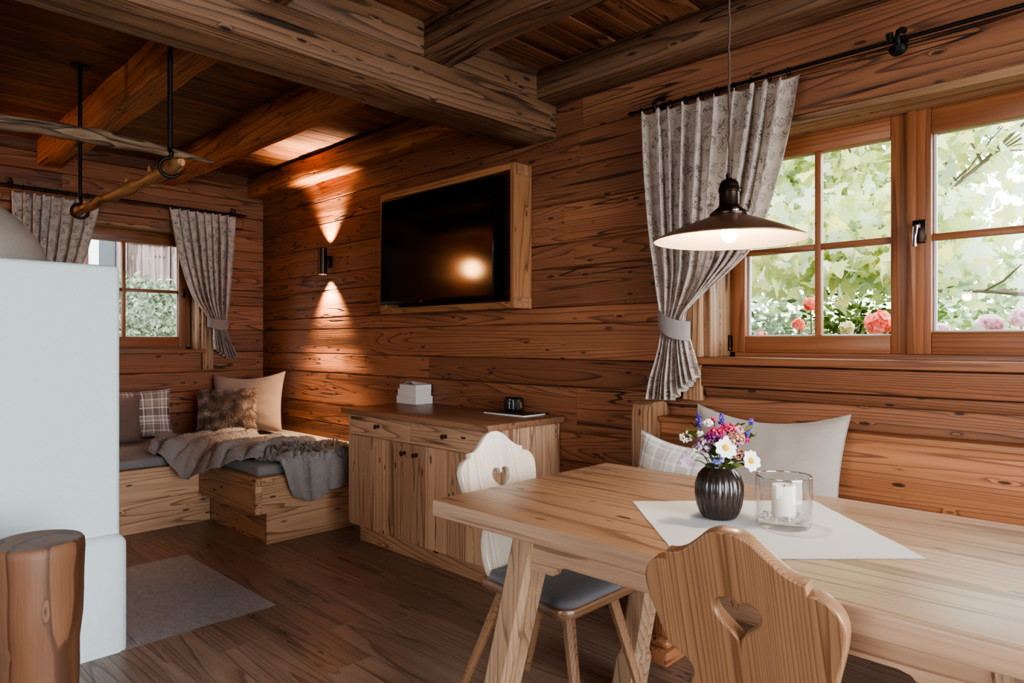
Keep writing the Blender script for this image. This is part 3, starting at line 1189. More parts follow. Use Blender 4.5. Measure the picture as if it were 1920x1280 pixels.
# ------------------------------------------------------------------ screen in its wooden box
tb = thing('wall_box', 'finger-jointed wooden box frame on the wall around the black screen', 'box frame', (-3.19, W, 1.78))
bx0, bx1, bz0, bz1, by0, by1 = -3.808, -2.566, 1.382, 2.172, 2.655, 2.796
m = MB()
box(m, (bx0, by0, bz1 - .036), (bx1 - .0305, by1, bz1), 'x', .0015)
P0(m, 'board', M['boxwood'], tb)
m = MB()
box(m, (bx0 + .0, by0, bz0), (bx1 - .0305, by1, bz0 + .036), 'x', .0015)
P0(m, 'board', M['boxwood'], tb)
m = MB()
box(m, (bx0, by0, bz0 + .0365), (bx0 + .03, by1, bz1 - .0365), 'z', .0015)
P0(m, 'board', M['boxwood'], tb)
m = MB()
box(m, (bx1 - .03, by0, bz0 + .06), (bx1, by1, bz1 - .06), 'z', .0015)
dy = (by1 - by0) / 5
for k in range(5):
    if k % 2 == 0:
        box(m, (bx1 - .03, by0 + k * dy, bz0), (bx1, by0 + (k + 1) * dy, bz0 + .0602), 'z', .001)
        box(m, (bx1 - .03, by0 + k * dy, bz1 - .0602), (bx1, by0 + (k + 1) * dy, bz1), 'z', .001)
P0(m, 'board', M['boxwood'], tb)
for k in range(5):
    if k % 2 == 1:
        for za in (bz0, bz1 - .06):
            m = MB()
            box(m, (bx1 - .03, by0 + k * dy + .0005, za + .0005), (bx1 - .0005, by0 + (k + 1) * dy - .0005, za + .0595), 'y', .001)
            P0(m, 'finger_joint', M['pinetop'], tb)
m = MB()
box(m, (bx0 + .031, by1 - .012, bz0 + .037), (bx1 - .031, by1 - .001, bz1 - .037), 'x', .001)
P0(m, 'back_panel', M['darkback'], tb)

tv = thing('television', 'flat black wall screen set inside the wooden box', 'television', (-3.262, 2.688, 1.785))
tv.rotation_euler = (math.radians(-1.3), 0, math.radians(1.5))
m = MB()
box(m, (-.528, -.030, -.345), (.528, .010, .345), 'x', .004, 2)
m.build('bezel', M['tvframe'], tv)
m = MB()
box(m, (-.518, -.0325, -.325), (.518, -.0305, .337), 'x', .0006)
m.build('screen', M['tvblack'], tv)
m = MB()
for k in range(6):
    box(m, (-.115 + k * .0055, -.0322, -.338), (-.1115 + k * .0055, -.0315, -.3315 + .002 * (k % 2)), 'z', .0002)
m.build('logo_mark', M['red'], tv)
m = MB()
box(m, (-.15, .010, -.12), (.15, .090, .12), 'x', .004)
m.build('wall_mount', M['tvframe'], tv)


# ------------------------------------------------------------------ wall lamps
def sconce(loc, rz, label):
    s = thing('wall_lamp', label, 'wall lamp', loc, rz)
    m = MB()
    lathe(m, [(.0335, -.10), (.0335, .10), (.0305, .10), (.0305, .03), (.0305, -.10), (.0335, -.10)], 28, (0, -.072, 0), cap=False)
    lathe(m, [(0, .0), (.030, 0), (.030, .004), (0, .004)], 20, (0, -.072, -.002))
    m.build('tube', M['darkmetal'], s)
    m = MB()
    box(m, (-.022, -.042, -.045), (.022, .004, .045), 'z', .004, 2)
    m.build('bracket', M['darkmetal'], s)
    for sg in (-1, 1):
        m = MB()
        lathe(m, [(0, 0), (.017, 0), (.020, sg * .006), (0, sg * .0065)], 16, (0, -.072, sg * .042))
        m.build('led', M['led'], s)
    for sg in (-1, 1):
        ld = bpy.data.lights.new('wall_lamp_beam', 'SPOT')
        ld.energy = 300
        ld.color = (1, .66, .38)
        ld.spot_size = math.radians(88)
        ld.spot_blend = 1.0
        ld.shadow_soft_size = .014
        l = bpy.data.objects.new('wall_lamp_beam', ld)
        COL.objects.link(l)
        l.parent = s
        l.location = (0, -.074, sg * .06)
        l.rotation_euler = (0 if sg < 0 else PI, 0, 0)
    return s


sconce((-4.67, W, 1.812), 0, 'dark cylindrical wall lamp lighting the boards above and below it')


# ------------------------------------------------------------------ stove, stump, hearth
st = thing('masonry_stove', 'white plastered masonry stove with stepped base and rounded grey dome', 'stove', (-3.6, .1, 0))


def rounded(m, lo, hi, r, seg=6):
    box(m, lo, hi, 'z', r, seg, tone=.5)


m = MB()
rounded(m, (-4.35, -1.6, -.06), (-2.925, .868, .452), .045)
m.v = [(p[0], p[1], max(p[2], 0)) for p in m.v]
P0(m, 'base', M['plaster'], st, 80)
m = MB()
rounded(m, (-4.30, -1.6, .38), (-2.968, .850, 1.497), .022, 5)
P0(m, 'body', M['plaster'], st, 80)
m = MB()
lathe(m, [(.62 * math.cos(k / 18 * PI / 2), .42 * math.sin(k / 18 * PI / 2)) for k in range(19)], 48, (-3.72, .14, 1.485), tone=.5)
P0(m, 'dome', M['dome'], st, 180)

m = MB()
zs = [0, .03, .1, .2, .3, .4, .5, .56, .585, .6]
prof = [(.112, 0), (.116, .03), (.114, .1), (.118, .2), (.117, .28), (.126, .36), (.128, .43), (.127, .5), (.130, .57), (.128, .592), (.122, .6), (0, .602)]


def srad(a, z):
    return 1 + .03 * math.sin(a * 2 + 1 + z * 2) + .022 * math.sin(3 * a + z * 7) + .02 * math.sin(5 * a - z * 3) * (z < .5)


lathe(m, prof, 56, (-2.470, .480, 0), lambda a, z: .96 * srad(a, z), tone=.45, cap=False)
o = m.build('tree_stump', M['stump'], None, 50)
tag(o, 'peeled upright tree stump standing in front of the white stove', 'stump')

# ------------------------------------------------------------------ hanging poles
pl = thing('hanging_pole', 'rough branch pole hung by two black iron rods with ring hooks', 'hanging pole', (-3.44, .98, 1.875))
m = MB()
pts, rr = [], []
for k in range(25):
    a = k / 24
    pts.append((-4.24 + 1.53 * a, .98 + .012 * math.sin(a * 9), 1.880 - .008 * a + .010 * math.sin(a * 7 + 1)))
    rr.append(.0245 + .003 * math.sin(a * 23) + .003 * math.sin(a * 41) - (.008 if k in (0, 24) else 0))
tube(m, pts, rr, 14, .6, jit=.15)
for a in (.18, .36, .61, .8):
    x = -4.24 + 1.53 * a
    tube(m, [(x, .97, 1.90), (x + .012, .965, 1.915)], [.008, .004], 7, .3)
P0(m, 'pole', M['branch'], pl, 60)
for x, top in ((-4.09, CZ), (-2.815, CZ)):
    m = MB()
    tube(m, [(x, .98, top - .003), (x, .98, 1.955)], .0095, 10)
    tube(m, [(x, .98, 1.955), (x - .004, .98, 1.945), (x + .012, .982, 1.932), (x + .006, .98, 1.921)], [.0095, .010, .009, .008], 10)
    ring = [(x + .006 * math.sin(t), .98 + .037 * math.sin(t), 1.879 + .037 * math.cos(t)) for t in [i / 28 * 2 * PI for i in range(29)]]
    tube(m, ring, .0075, 8)
    lathe(m, [(.045, -.006), (.045, 0), (0, 0)], 20, (x, .98, top - .001))
    P0(m, 'iron_rod', M['black'], pl, 50)

p2 = thing('hanging_pole', 'barky pole with tapered tip hanging crosswise nearer the ceiling', 'hanging pole', (-3.28, .5, 2.05))
m = MB()
pts, rr = [], []
for k in range(31):
    a = k / 30
    pts.append((-3.26 - .03 * math.sin(a * 5), -.75 + 2.07 * a, 2.045 + .012 * math.sin(a * 8 + 2)))
    rr.append(.033 * (1 if a < .78 else 1 - .9 * ((a - .78) / .22) ** 1.4))
tube(m, pts, rr, 14, .25, jit=.3)
P0(m, 'pole', M['barkpole'], p2, 60)
for y in (-.5, .12):
    m = MB()
    tube(m, [(-3.29, y, CZ - .003), (-3.29, y, 2.10)], .0095, 10)
    ring = [(-3.28 + .045 * math.sin(t), y, 2.047 + .045 * math.cos(t)) for t in [i / 28 * 2 * PI for i in range(29)]]
    tube(m, ring, .0075, 8)
    lathe(m, [(.045, -.006), (.045, 0), (0, 0)], 20, (-3.29, y, CZ - .001))
    P0(m, 'iron_rod', M['black'], p2, 50)


# ------------------------------------------------------------------ dining table
dt = thing('dining_table', 'long solid oak dining table with splayed legs and thick top', 'table', (-.69, 1.62, 0))
TX0, TX1, TY0, TY1, TZ = -1.486, .115, 1.208, 2.022, .76
m = MB()
ys = [TY0, 1.34, 1.475, 1.62, 1.755, 1.89, TY1]
off = roff()
for a, b in zip(ys[:-1], ys[1:]):
    pass
box(m, (TX0, TY0, TZ - .046), (TX1, TY1, TZ), 'x', .005, 3, tone=.55)
P0(m, 'tabletop', M['table'], dt)
for y0 in (1.275, 1.930):
    m = MB()
    # apron with stepped brackets near the legs
    outl = [(-1.19, .713), (-1.19, .622), (-1.10, .622), (-1.093, .634), (-1.082, .645), (-1.06, .650), (-.335, .650), (-.315, .645), (-.304, .634), (-.297, .622), (-.18, .622), (-.18, .713)]
    vs = [(x, y0, z) for x, z in outl] + [(x, y0 + .028, z) for x, z in outl]
    n = len(outl)
    fs = [(i, (i + 1) % n, (i + 1) % n + n, i + n) for i in range(n)]
    q = [(0, 1, 2, 3, 4, 5), (0, 5, 6, 11), (6, 7, 8, 9, 10, 11)]
    fs = [f[::-1] for f in fs]
    fs += q + [tuple(i + n for i in f[::-1]) for f in q]
    m.add(vs, fs, grain(vs, 0))
    P0(m, 'apron', M['table'], dt, 30)
for xa in (-1.22, -.16):
    m = MB()
    box(m, (xa - .03, 1.30, .622), (xa + .03, 1.935, .713), 'y', .004)
    P0(m, 'cross_rail', M['table'], dt)


def splay_leg(top, bot, wt, wb, mat, name, parent, foot=True):
    """square leg with chamfered arrises between two points; a collar and a block foot at the bottom"""
    t, b = V(top), V(bot)
    m = MB()
    d = t - b

    def ringpts(c, w):
        k = w * .16
        h = w / 2
        return [(c[0] + x, c[1] + y, c[2]) for x, y in ((h - k, -h), (h, -h + k), (h, h - k), (h - k, h), (-h + k, h), (-h, h - k), (-h, -h + k), (-h + k, -h))]
    if foot:
        fr = [(0, wb * 1.04), (.14 / d.z, wb * 1.04), (.145 / d.z, wb * 1.02), (.165 / d.z, wb * .86), (.17 / d.z, wb * .84), (1, wt)]
    else:
        fr = [(0, wb), (1, wt)]
    vs = []
    for f, w in fr:
        c = b + d * f
        vs += ringpts(c, w)
    fs = []
    for k in range(len(fr) - 1):
        for j in range(8):
            j2 = (j + 1) % 8
            fs.append((k * 8 + j, k * 8 + j2, (k + 1) * 8 + j2, (k + 1) * 8 + j))
    fs.append(tuple(range(7, -1, -1)))
    fs.append(tuple((len(fr) - 1) * 8 + j for j in range(8)))
    m.add(vs, fs, grain(vs, 2))
    return P0(m, name, mat, parent, 20)


for sx, xt, xb in ((0, -1.195, -1.345), (1, -.175, -.035)):
    for yt, yb in ((1.315, 1.26), (1.915, 1.95)):
        splay_leg((xt, yt, .7135), (xb, yb, 0), .088, .094, M['tableleg'], 'leg', dt)

# table runner: square of linen laid cornerwise
m = MB()


def runner(a, b):
    u, v = (a - .5) * .502, (b - .5) * .502
    e = .004 * mnoise.noise((a * 7, b * 7, 2))
    x = -.716 + (u - v) * .7071
    y = 1.576 + (u + v) * .7071
    return (x, y + e, TZ + .0012 + .0012 * abs(mnoise.noise((a * 6, b * 6, 9))))


grid(m, 30, 30, runner, lambda a, b: (a * .5, b * .5, 0))
grid(m, 30, 30, lambda a, b: tuple(V(runner(a, b)) - V((0, 0, .0011))), lambda a, b: (a * .5, b * .5, 0), flip=True)
tag(m.build('table_runner', M['linen'], None, 60), 'white linen cloth laid cornerwise on the dining table', 'tablecloth')

# vase
vl = V((-.815, 1.578, TZ + .003))
m = MB()
NR = 22
vp = [(.036, 0), (.040, .002), (.047, .012), (.054, .032), (.058, .060), (.0572, .084), (.051, .106), (.041, .119), (.034, .124), (.034, .130), (.031, .130), (.031, .12), (.028, .06), (0, .058)]
lathe(m, vp, 132, vl, lambda a, z: 1 + (.065 * (abs(math.cos(a * NR / 2)) ** .7 - .6)) * max(0, math.sin(min(1, max(0, z) / .122) * PI)) ** .5)
tag(m.build('ribbed_vase', M['vase'], None, 70), 'dark glazed ribbed vase holding a mixed bouquet', 'vase')

# candle glass
gl = thing('candle_glass', 'thick clear glass cylinder holding a white candle on the linen cloth', 'candle holder', (-.668, 1.612, TZ + .003))
m = MB()
lathe(m, [(0, 0), (.056, 0), (.061, .004), (.0635, .016), (.0635, .117), (.0620, .1195), (.0595, .117), (.0590, .022), (.052, .017), (0, .0165)], 56, cap=False, tone=.5)
m.build('glass_body', M['glass'], gl, 60)
m = MB()
tube(m, [(.0617 * math.cos(t), .0617 * math.sin(t), .1185 + .001 * math.sin(2 * t)) for t in [i / 48 * 2 * PI for i in range(49)]], .0016, 6)
m.build('rim', M['chrome'], gl, 60)
m = MB()
r = random.Random(3)
for k in range(170):
    a, q = r.uniform(0, 2 * PI), .054 * math.sqrt(r.random())
    c = V((q * math.cos(a), q * math.sin(a), .0195 + r.uniform(0, .006)))
    s = r.uniform(.003, .006)
    vs = [c + V((r.uniform(-1, 1), r.uniform(-1, 1), r.uniform(-.6, 1))) * s for _ in range(5)]
    m.add(vs, [(0, 1, 2), (0, 2, 3), (0, 3, 1), (1, 4, 2), (2, 4, 3), (3, 4, 1)])
o = m.build('glass_gravel', M['crystal'], None, 0)
o.location = gl.location
tag(o, 'clear glittering gravel lying in the candle glass around the candle', 'gravel', kind='stuff')
m = MB()
cl = (-.668, 1.612, TZ + .003 + .0245)
lathe(m, [(0, -.002), (.026, -.002), (.0265, .002), (.0265, .069), (.0255, .0725), (.0235, .0725), (.020, .0665), (0, .065)], 32, cl, lambda a, z: 1 + (.02 * math.sin(3 * a) if z > .066 else 0))
cd = m.build('pillar_candle', M['wax'], None, 60)
tag(cd, 'short white pillar candle standing inside the clear glass', 'candle')
m = MB()
tube(m, [(cl[0], cl[1], cl[2] + .063), (cl[0] + .002, cl[1], cl[2] + .073)], .0012, 6)
m.build('wick', M['rubber'], cd)


# ------------------------------------------------------------------ chairs
def catmull(pts, n=6):
    out = []
    for i in range(len(pts) - 1):
        p0, p1, p2, p3 = pts[max(i - 1, 0)], pts[i], pts[i + 1], pts[min(i + 2, len(pts) - 1)]
        for k in range(n):
            t = k / n
            out.append(tuple(.5 * (2 * p1[j] + (p2[j] - p0[j]) * t + (2 * p0[j] - 5 * p1[j] + 4 * p2[j] - p3[j]) * t * t + (3 * p1[j] - p0[j] - 3 * p2[j] + p3[j]) * t ** 3) for j in range(2)))
    out.append(pts[-1])
    return out


# right half of the back board, bottom to top (x, y): flared foot, waist, shoulder, notch, crown
half = catmull([(.108, -.03), (.122, .0), (.130, .05), (.126, .10), (.113, .135), (.102, .158), (.106, .178), (.128, .195), (.149, .207)]) \
    + catmull([(.150, .209), (.160, .245), (.172, .290), (.178, .330), (.172, .356), (.155, .375), (.138, .382), (.1262, .3825)], 7) \
    + catmull([(.1250, .399), (.110, .401), (.090, .410), (.067, .428), (.043, .449), (.02, .4597), (0, .4615)], 7)
outer = half + [(-x, y) for x, y in reversed(half[:-1])]
heart = []
for k in range(48):
    t = k / 48 * 2 * PI
    heart.append((.0027 * 16 * math.sin(t) ** 3 * .98, .303 + .00275 * (13 * math.cos(t) - 5 * math.cos(2 * t) - 2 * math.cos(3 * t) - math.cos(4 * t))))
heart = heart[::-1]


def make_chair(label):
    """local: front of the seat towards +y, seat top at z = .44"""
    c = thing('wooden_chair', label, 'chair')
    tilt = .255
    MX = Matrix.Translation((0, -.178, .440)) @ Matrix.Rotation(PI / 2 + tilt, 4, 'X')
    prism('backrest', outer, [heart], .027, M['chair'], c, .004, MX)
    # seat: trapezoid with rounded corners
    so = []
    for (x, y, rr) in ((-.150, -.205, .03), (.150, -.205, .03), (.185, .195, .055), (-.185, .195, .055)):
        cx, cy_ = x - math.copysign(rr, x), y - math.copysign(rr, y)
        a0 = {(-1, -1): PI, (1, -1): 1.5 * PI, (1, 1): 0, (-1, 1): .5 * PI}[(int(math.copysign(1, x)), int(math.copysign(1, y)))]
        for k in range(7):
            a = a0 + k / 6 * PI / 2
            so.append((cx + rr * math.cos(a), cy_ + rr * math.sin(a)))
    prism('seat', so, [], .030, M['chair'], c, .009, Matrix.Translation((0, 0, .425)), ax=0)
    m = MB()
    ci = [(x * .93, y * .93 + .008) for x, y in so]
    rings = [(1.0, .440), (1.012, .446), (1.012, .452), (.99, .459), (.93, .464), (.7, .4665), (.35, .467)]
    n = len(ci)
    vs = [(x * s, max(y * s, -.160) if True else y, z) for s, z in rings for x, y in ci] + [(0, 0, .467)]
    fs = [(k * n + j, k * n + (j + 1) % n, (k + 1) * n + (j + 1) % n, (k + 1) * n + j) for k in range(len(rings) - 1) for j in range(n)]
    L = len(rings) - 1
    fs += [(L * n + j, L * n + (j + 1) % n, len(vs) - 1) for j in range(n)] + [tuple(range(n - 1, -1, -1))]
    m.add(vs, fs)
    pd = m.build('seat_pad', M['seatpad'], c, 180)
    for sx in (-1, 1):
        m = MB()
        box(m, (sx * .085 - .022, -.16, .385), (sx * .085 + .022, .15, .411), 'y', .004)
        m.build('batten', M['chair'], c)
    for (tx, ty, bx, by) in ((-.105, .135, -.17, .245), (.105, .135, .17, .245), (-.10, -.13, -.175, -.29), (.10, -.13, .175, -.29)):
        t, b = V((tx, ty, .411)), V((bx, by, 0))
        m = MB()
        vs, gs = [], []
        for f, rd in ((0, .0135), (.55, .0175), (1, .0215)):
            cc = b + (t - b) * f
            for j in range(8):
                a = 2 * PI * (j + .5) / 8
                vs.append((cc.x + rd * math.cos(a), cc.y + rd * math.sin(a), cc.z))
        fs = [(k * 8 + j, k * 8 + (j + 1) % 8, (k + 1) * 8 + (j + 1) % 8, (k + 1) * 8 + j) for k in range(2) for j in range(8)]
        fs += [tuple(range(7, -1, -1)), tuple(range(16, 24))]
        m.add(vs, fs, grain(vs, 2))
        m.build('leg', M['chair'], c, 20)
    return c


ch1 = make_chair('wooden heart-back chair, window glare painted on its back, at the table end by the sideboard')
ch1.location = (-1.415, 1.655, 0)
ch1.rotation_euler = (0, 0, -PI / 2)
ch2 = ch1.copy()
COL.objects.link(ch2)
for ch in list(ch1.children):
    c = ch.copy()
    COL.objects.link(c)
    c.parent = ch2
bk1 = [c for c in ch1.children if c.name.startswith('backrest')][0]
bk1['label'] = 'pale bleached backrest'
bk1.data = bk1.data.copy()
bk1.data.materials[0] = M['chairglare']
ch2['label'] = 'wooden heart-back chair seen from behind, nearest the viewer at the long table side'
ch2.location = (-.535, 1.365, 0)
ch2.rotation_euler = (0, 0, 0)


# ------------------------------------------------------------------ dining bench on the window side
db = thing('dining_bench', 'wooden bench with tall plank back along the window wall behind the table', 'bench', (-.7, 2.45, 0))
m = MB()
box(m, (-1.66, 2.665, .44), (.75, 2.70, .845), 'x', .003)
P0(m, 'backrest', M['dbench'], db)
m = MB()
box(m, (-1.655, 2.640, .845), (.75, 2.745, .868), 'x', .004, 2)
P0(m, 'cap_rail', M['dbench'], db)
m = MB()
box(m, (-1.70, 2.20, .415), (.75, 2.664, .45), 'x', .006, 2)
P0(m, 'seat', M['dbench'], db)
for x in (-1.70, .70):
    m = MB()
    # upright end post with rounded head
    o2 = [(2.575, 0), (2.735, 0), (2.735, .885), (2.725, .915), (2.70, .93), (2.61, .93), (2.585, .918), (2.575, .89)]
    n = len(o2)
    x0, x1 = x - .055, x + .038
    k = .008
    vs = [(x0, y, z) for y, z in o2] + [(x1, y, z) for y, z in o2]
    fs = [(i, i + n, (i + 1) % n + n, (i + 1) % n) for i in range(n)] + [tuple(range(n)), tuple(range(2 * n - 1, n - 1, -1))]
    m.add(vs, fs, grain(vs, 2))
    P0(m, 'end_post', M['endpost'], db, 25)
for x in (-1.39, .45):
    m = MB()
    box(m, (x - .035, 2.235, .09), (x + .035, 2.33, .415), 'z', .006, 2)
    P0(m, 'leg', M['dbench'], db)
    m = MB()
    box(m, (x - .05, 2.19, 0), (x + .05, 2.60, .055), 'y', .008, 2)
    box(m, (x - .042, 2.21, .055), (x + .042, 2.36, .09), 'y', .014, 3)
    P0(m, 'foot', M['dbench'], db)

pillow('scatter_cushion', 'large light grey cushion leaning on the dining bench back', None, .60, .50, .15,
       frame_mtx((-1.135, 2.475, .453), (1, .015, 0.0), (-.02, .26, 1)), M['greycush'], seed=21, sag=.035)
pillow('scatter_cushion', 'pale plaid cushion on the dining bench at the left, partly behind the bouquet', None, .43, .375, .13,
       frame_mtx((-1.40, 2.325, .453), (1, -.05, -.06), (.0, .2, 1)), M['plaid2'], seed=22, sag=.02)


# ------------------------------------------------------------------ curtains
def smooth_interp(v, xs, ys):
    i = 0
    while i < len(xs) - 2 and v > xs[i + 1]:
        i += 1
    p0, p1, p2, p3 = ys[max(i - 1, 0)], ys[i], ys[i + 1], ys[min(i + 2, len(ys) - 1)]
    x0, x1, x2, x3 = xs[max(i - 1, 0)], xs[i], xs[i + 1], xs[min(i + 2, len(xs) - 1)]
    h = x2 - x1
    t = min(1, max(0, (v - x1) / h))
    m1 = (p2 - p0) / (x2 - x0) * h if x2 != x0 else 0
    m2 = (p3 - p1) / (x3 - x1) * h if x3 != x1 else 0
    return (2 * t ** 3 - 3 * t * t + 1) * p1 + (t ** 3 - 2 * t * t + t) * m1 + (-2 * t ** 3 + 3 * t * t) * p2 + (t ** 3 - t * t) * m2


def curtain(label, T, vs, L, R, ztop, zbot, nf, amp, vt, seed, width, bandpts, flip=False):
    """T(s, d, z) -> world, d towards the room.  Pleated cloth gathered at v = vt by a band"""
    m = MB()
    r = random.Random(seed)
    ph = [r.uniform(-.25, .25) for _ in range(nf + 2)]
    wid = [r.uniform(.75, 1.3) for _ in range(nf)]
    tot = sum(wid)
    cum = [0]
    for w in wid:
        cum.append(cum[-1] + w / tot)

    def phase(a):
        for k in range(nf):
            if a <= cum[k + 1] + 1e-9:
                return k + (a - cum[k]) / (cum[k + 1] - cum[k])
        return nf

    def fn(a, v):
        l, rr = smooth_interp(v, vs, L), smooth_interp(v, vs, R)
        p = phase(a)
        wv = math.sin(2 * PI * p)
        k = math.exp(-((v - vt) / .10) ** 2)
        sq = math.tanh(3.4 * wv) * (1 - k) + wv * k
        A = amp * (1 - .62 * k) * (.75 + .25 * math.sin(p * 1.7 + seed)) * (.55 + .45 * min(1, v * 5))
        skew = .30 / nf * math.sin(2 * PI * p + 1.3) * (1 - .6 * k)
        s = l + (rr - l) * (a + skew * (rr - l) / abs(rr - l) if False else a + skew)
        z = ztop(a) + (zbot(a) - ztop(a)) * v
        if v > .97:
            z += .006 * math.sin(2 * PI * p) * (v - .97) / .03
        if v < .03:
            z += .004 * math.sin(2 * PI * p + .6)
        d = .055 + sq * A + .008 * mnoise.noise((a * 3, v * 4, seed)) + .02 * k
        return T(s, d, z)
    grid(m, nf * 22, 70, fn, lambda a, v: (a * width, v * abs(ztop(.5) - zbot(.5)), 0), .5, flip=flip)
    o = m.build('curtain', M['floral'], None, 180)
    tag(o, label, 'curtain')
    # band
    m = MB()
    (s0, z0), (s1, z1), hgt = bandpts

    def bf(a, b):
        t = a * 2 * PI
        s = (s0 + s1) / 2 - (s1 - s0) / 2 * math.cos(t)
        fr = (s - s0) / (s1 - s0)
        dd = .072 + .050 * math.sin(t)
        sagz = -.015 * math.sin(fr * PI)
        return T(s, dd, z0 + (z1 - z0) * fr + sagz + hgt * (b - .5) * (1.0 if True else 0))
    grid(m, 40, 6, bf, lambda a, b: (a * .4, b * .08, 0), .5, flip=flip)
    b = m.build('tieback', M['band'], o, 180)
    return o


def TRW(s, d, z):
    return (s, W - .05 - d, z)


curtain('tall floral curtain tied back left of the big window, behind the pendant lamp', TRW,
        [0, .2, .42, .55, .64, .70, .745, .80, .86, .93, 1.0],
        [-1.790, -1.765, -1.735, -1.705, -1.683, -1.668, -1.662, -1.668, -1.690, -1.722, -1.742],
        [-1.072, -1.12, -1.19, -1.262, -1.375, -1.465, -1.525, -1.545, -1.535, -1.515, -1.492],
        lambda a: 2.258 - .012 * a, lambda a: .935 + .004 * min(1, a / .55) + .115 * max(0, (a - .5) / .5) ** 1.1, 10, .042, .76, 1, 1.3,
        ((-1.675, 1.315), (-1.524, 1.245), .085))


def TLW(s, d, z):
    return (EX + .045 + d, s, z)


vsS = [0, .2, .4, .6, .72, .80, .86, .93, 1.0]
LS = [1.957, 2.0, 2.055, 2.135, 2.22, 2.285, 2.31, 2.315, 2.32]
RS = [2.492, 2.485, 2.470, 2.45, 2.435, 2.425, 2.45, 2.49, 2.527]
curtain('floral printed curtain tied back to the right of the small end-wall window', TLW, vsS, LS, RS,
        lambda a: 2.255, lambda a: 1.155 - .09 * min(1, a * 1.6), 8, .040, .80, 3, 1.05, ((2.268, 1.36), (2.445, 1.345), .08), True)
MIR = 3.435
curtain('floral curtain left of the small end-wall window, partly behind the stove dome', TLW, vsS, [MIR - q for q in RS], [MIR - q for q in LS],
        lambda a: 2.225, lambda a: 1.065 + .09 * max(0, a * 1.6 - .6), 8, .040, .80, 4, 1.05, ((.99, 1.345), (1.167, 1.36), .08), True)


def rod(label, T, s0, s1, z, brackets, rings, d=.10, big=1.0):
    o = None
    m = MB()
    tube(m, [T(s0, d, z), T(s1, d, z)], .0075, 12)
    o = m.build('curtain_rod', M['black'], None, 60)
    tag(o, label, 'curtain rod')
    for s in (s0, s1):
        m = MB()
        sg = 1 if s > s0 else -1
        tube(m, [T(s, d, z), T(s + sg * .012, d, z), T(s + sg * .02, d, z), T(s + sg * .035, d, z)], [.008, .010, .011, .005], 12)
        m.build('finial', M['black'], o, 60)
    for s in brackets:
        m = MB()
        tube(m, [T(s, -.004, z + .055), T(s, .02, z + .05), T(s, d, z + .03), T(s, d + .014, z + .005), T(s, d + .006, z - .014), T(s, d - .016, z - .010)], [q * big for q in (.008, .007, .006, .006, .006, .005)], 8)
        tube(m, [T(s, -.006, z + .02), T(s, .003, z + .02)], [.017, .016], 16)
        if big > 1 and s > -1:
            tube(m, [T(s, d - .004, z - .030), T(s, d + .004, z - .028), T(s, d + .008, z - .018)], [.030, .030, .022], 18)
            tube(m, [T(s - .022, d, z - .006), T(s - .028, d + .004, z + .03)], [.010, .012], 8)
        m.build('bracket', M['black'], o, 50)
    for k, s in enumerate(rings):
        m = MB()
        n = 16
        c = T(s, d, z)
        pts = []
        for i in range(n + 1):
            t = i / n * 2 * PI
            pts.append(T(s, d + .0165 * math.sin(t), z - .006 + .0165 * math.cos(t)))
        tube(m, pts, .0028, 6, cap=False)
        m.build('ring', M['black'], o, 60)
    return o


rod('black iron curtain rod above the big window', TRW, -1.815, .25, 2.268, (-1.70, -.705, .2), [-1.775 + .0755 * k for k in range(10)], d=.062, big=1.5)
rod('black iron curtain rod above the small end-wall window', TLW, .87, 2.56, 2.268, (.96, 2.50), [2.0 + .065 * k for k in range(8)] + [.96 + .065 * k for k in range(8)], d=.062)
m = MB()
# ------------------------------------------------------------------ pendant lamp
pdl = thing('pendant_lamp', 'wide flat copper-brown pendant lamp glowing above the dining table', 'pendant lamp', (-.812, 1.625, 1.455))
m = MB()
outp = [(.188, .000), (.189, .003), (.150, .022), (.105, .040), (.070, .053), (.046, .062)]
lathe(m, outp, 72, cap=False)
m.build('shade', M['brass'], pdl, 60)
m = MB()
lathe(m, [(.187, .0005), (.148, .0195), (.103, .0375), (.066, .051), (.030, .058), (0, .058)], 72, cap=False)
m.build('shade_lining', M['shade_in'], pdl, 60)
m = MB()
lathe(m, [(.046, .060), (.048, .063), (.048, .068), (.044, .072), (.034, .080), (.027, .086), (.0245, .092), (.0245, .122), (.027, .124), (.027, .131), (.0245, .134), (.0245, .139), (.0225, .146), (.017, .153), (.009, .157), (.008, .158), (.008, .169), (.0045, .171), (0, .171)], 40, cap=False)
m.build('socket', M['darkmetal'], pdl, 40)
m = MB()
lathe(m, [(0, 0), (.0085, .002), (.0095, .006), (.007, .011), (0, .013)], 14, mtx=Matrix.Translation((.030, -.030, .066)))
m.build('switch', M['chrome'], pdl, 60)
m = MB()
n = 60
H = CZ - 1.455 - .171
tube(m, [(.002 * math.sin(k * .9) * (k % 2), .0006, .171 + H * k / n) for k in range(n + 1)], .0028, 7)
m.build('cord', M['cord'], pdl, 60)
m = MB()
lathe(m, [(.05, -.03), (.05, 0), (0, 0)], 24, (0, 0, CZ - 1.455 - .001))
lathe(m, [(0, -.03), (.05, -.03)], 24, (0, 0, CZ - 1.455 - .001))
m.build('ceiling_rose', M['darkmetal'], pdl, 40)
m = MB()
lathe(m, [(0, -.004), (.012, -.001), (.019, .010), (.0215, .022), (.018, .034), (.012, .044), (.011, .058)], 20, cap=False)
m.build('bulb', M['bulb'], pdl, 60)
ld = bpy.data.lights.new('pendant_light', 'POINT')
ld.energy = 8
ld.color = (1, .80, .58)
ld.shadow_soft_size = .022
l = bpy.data.objects.new('pendant_light', ld)
COL.objects.link(l)
l.parent = pdl
l.location = (0, 0, -.012)

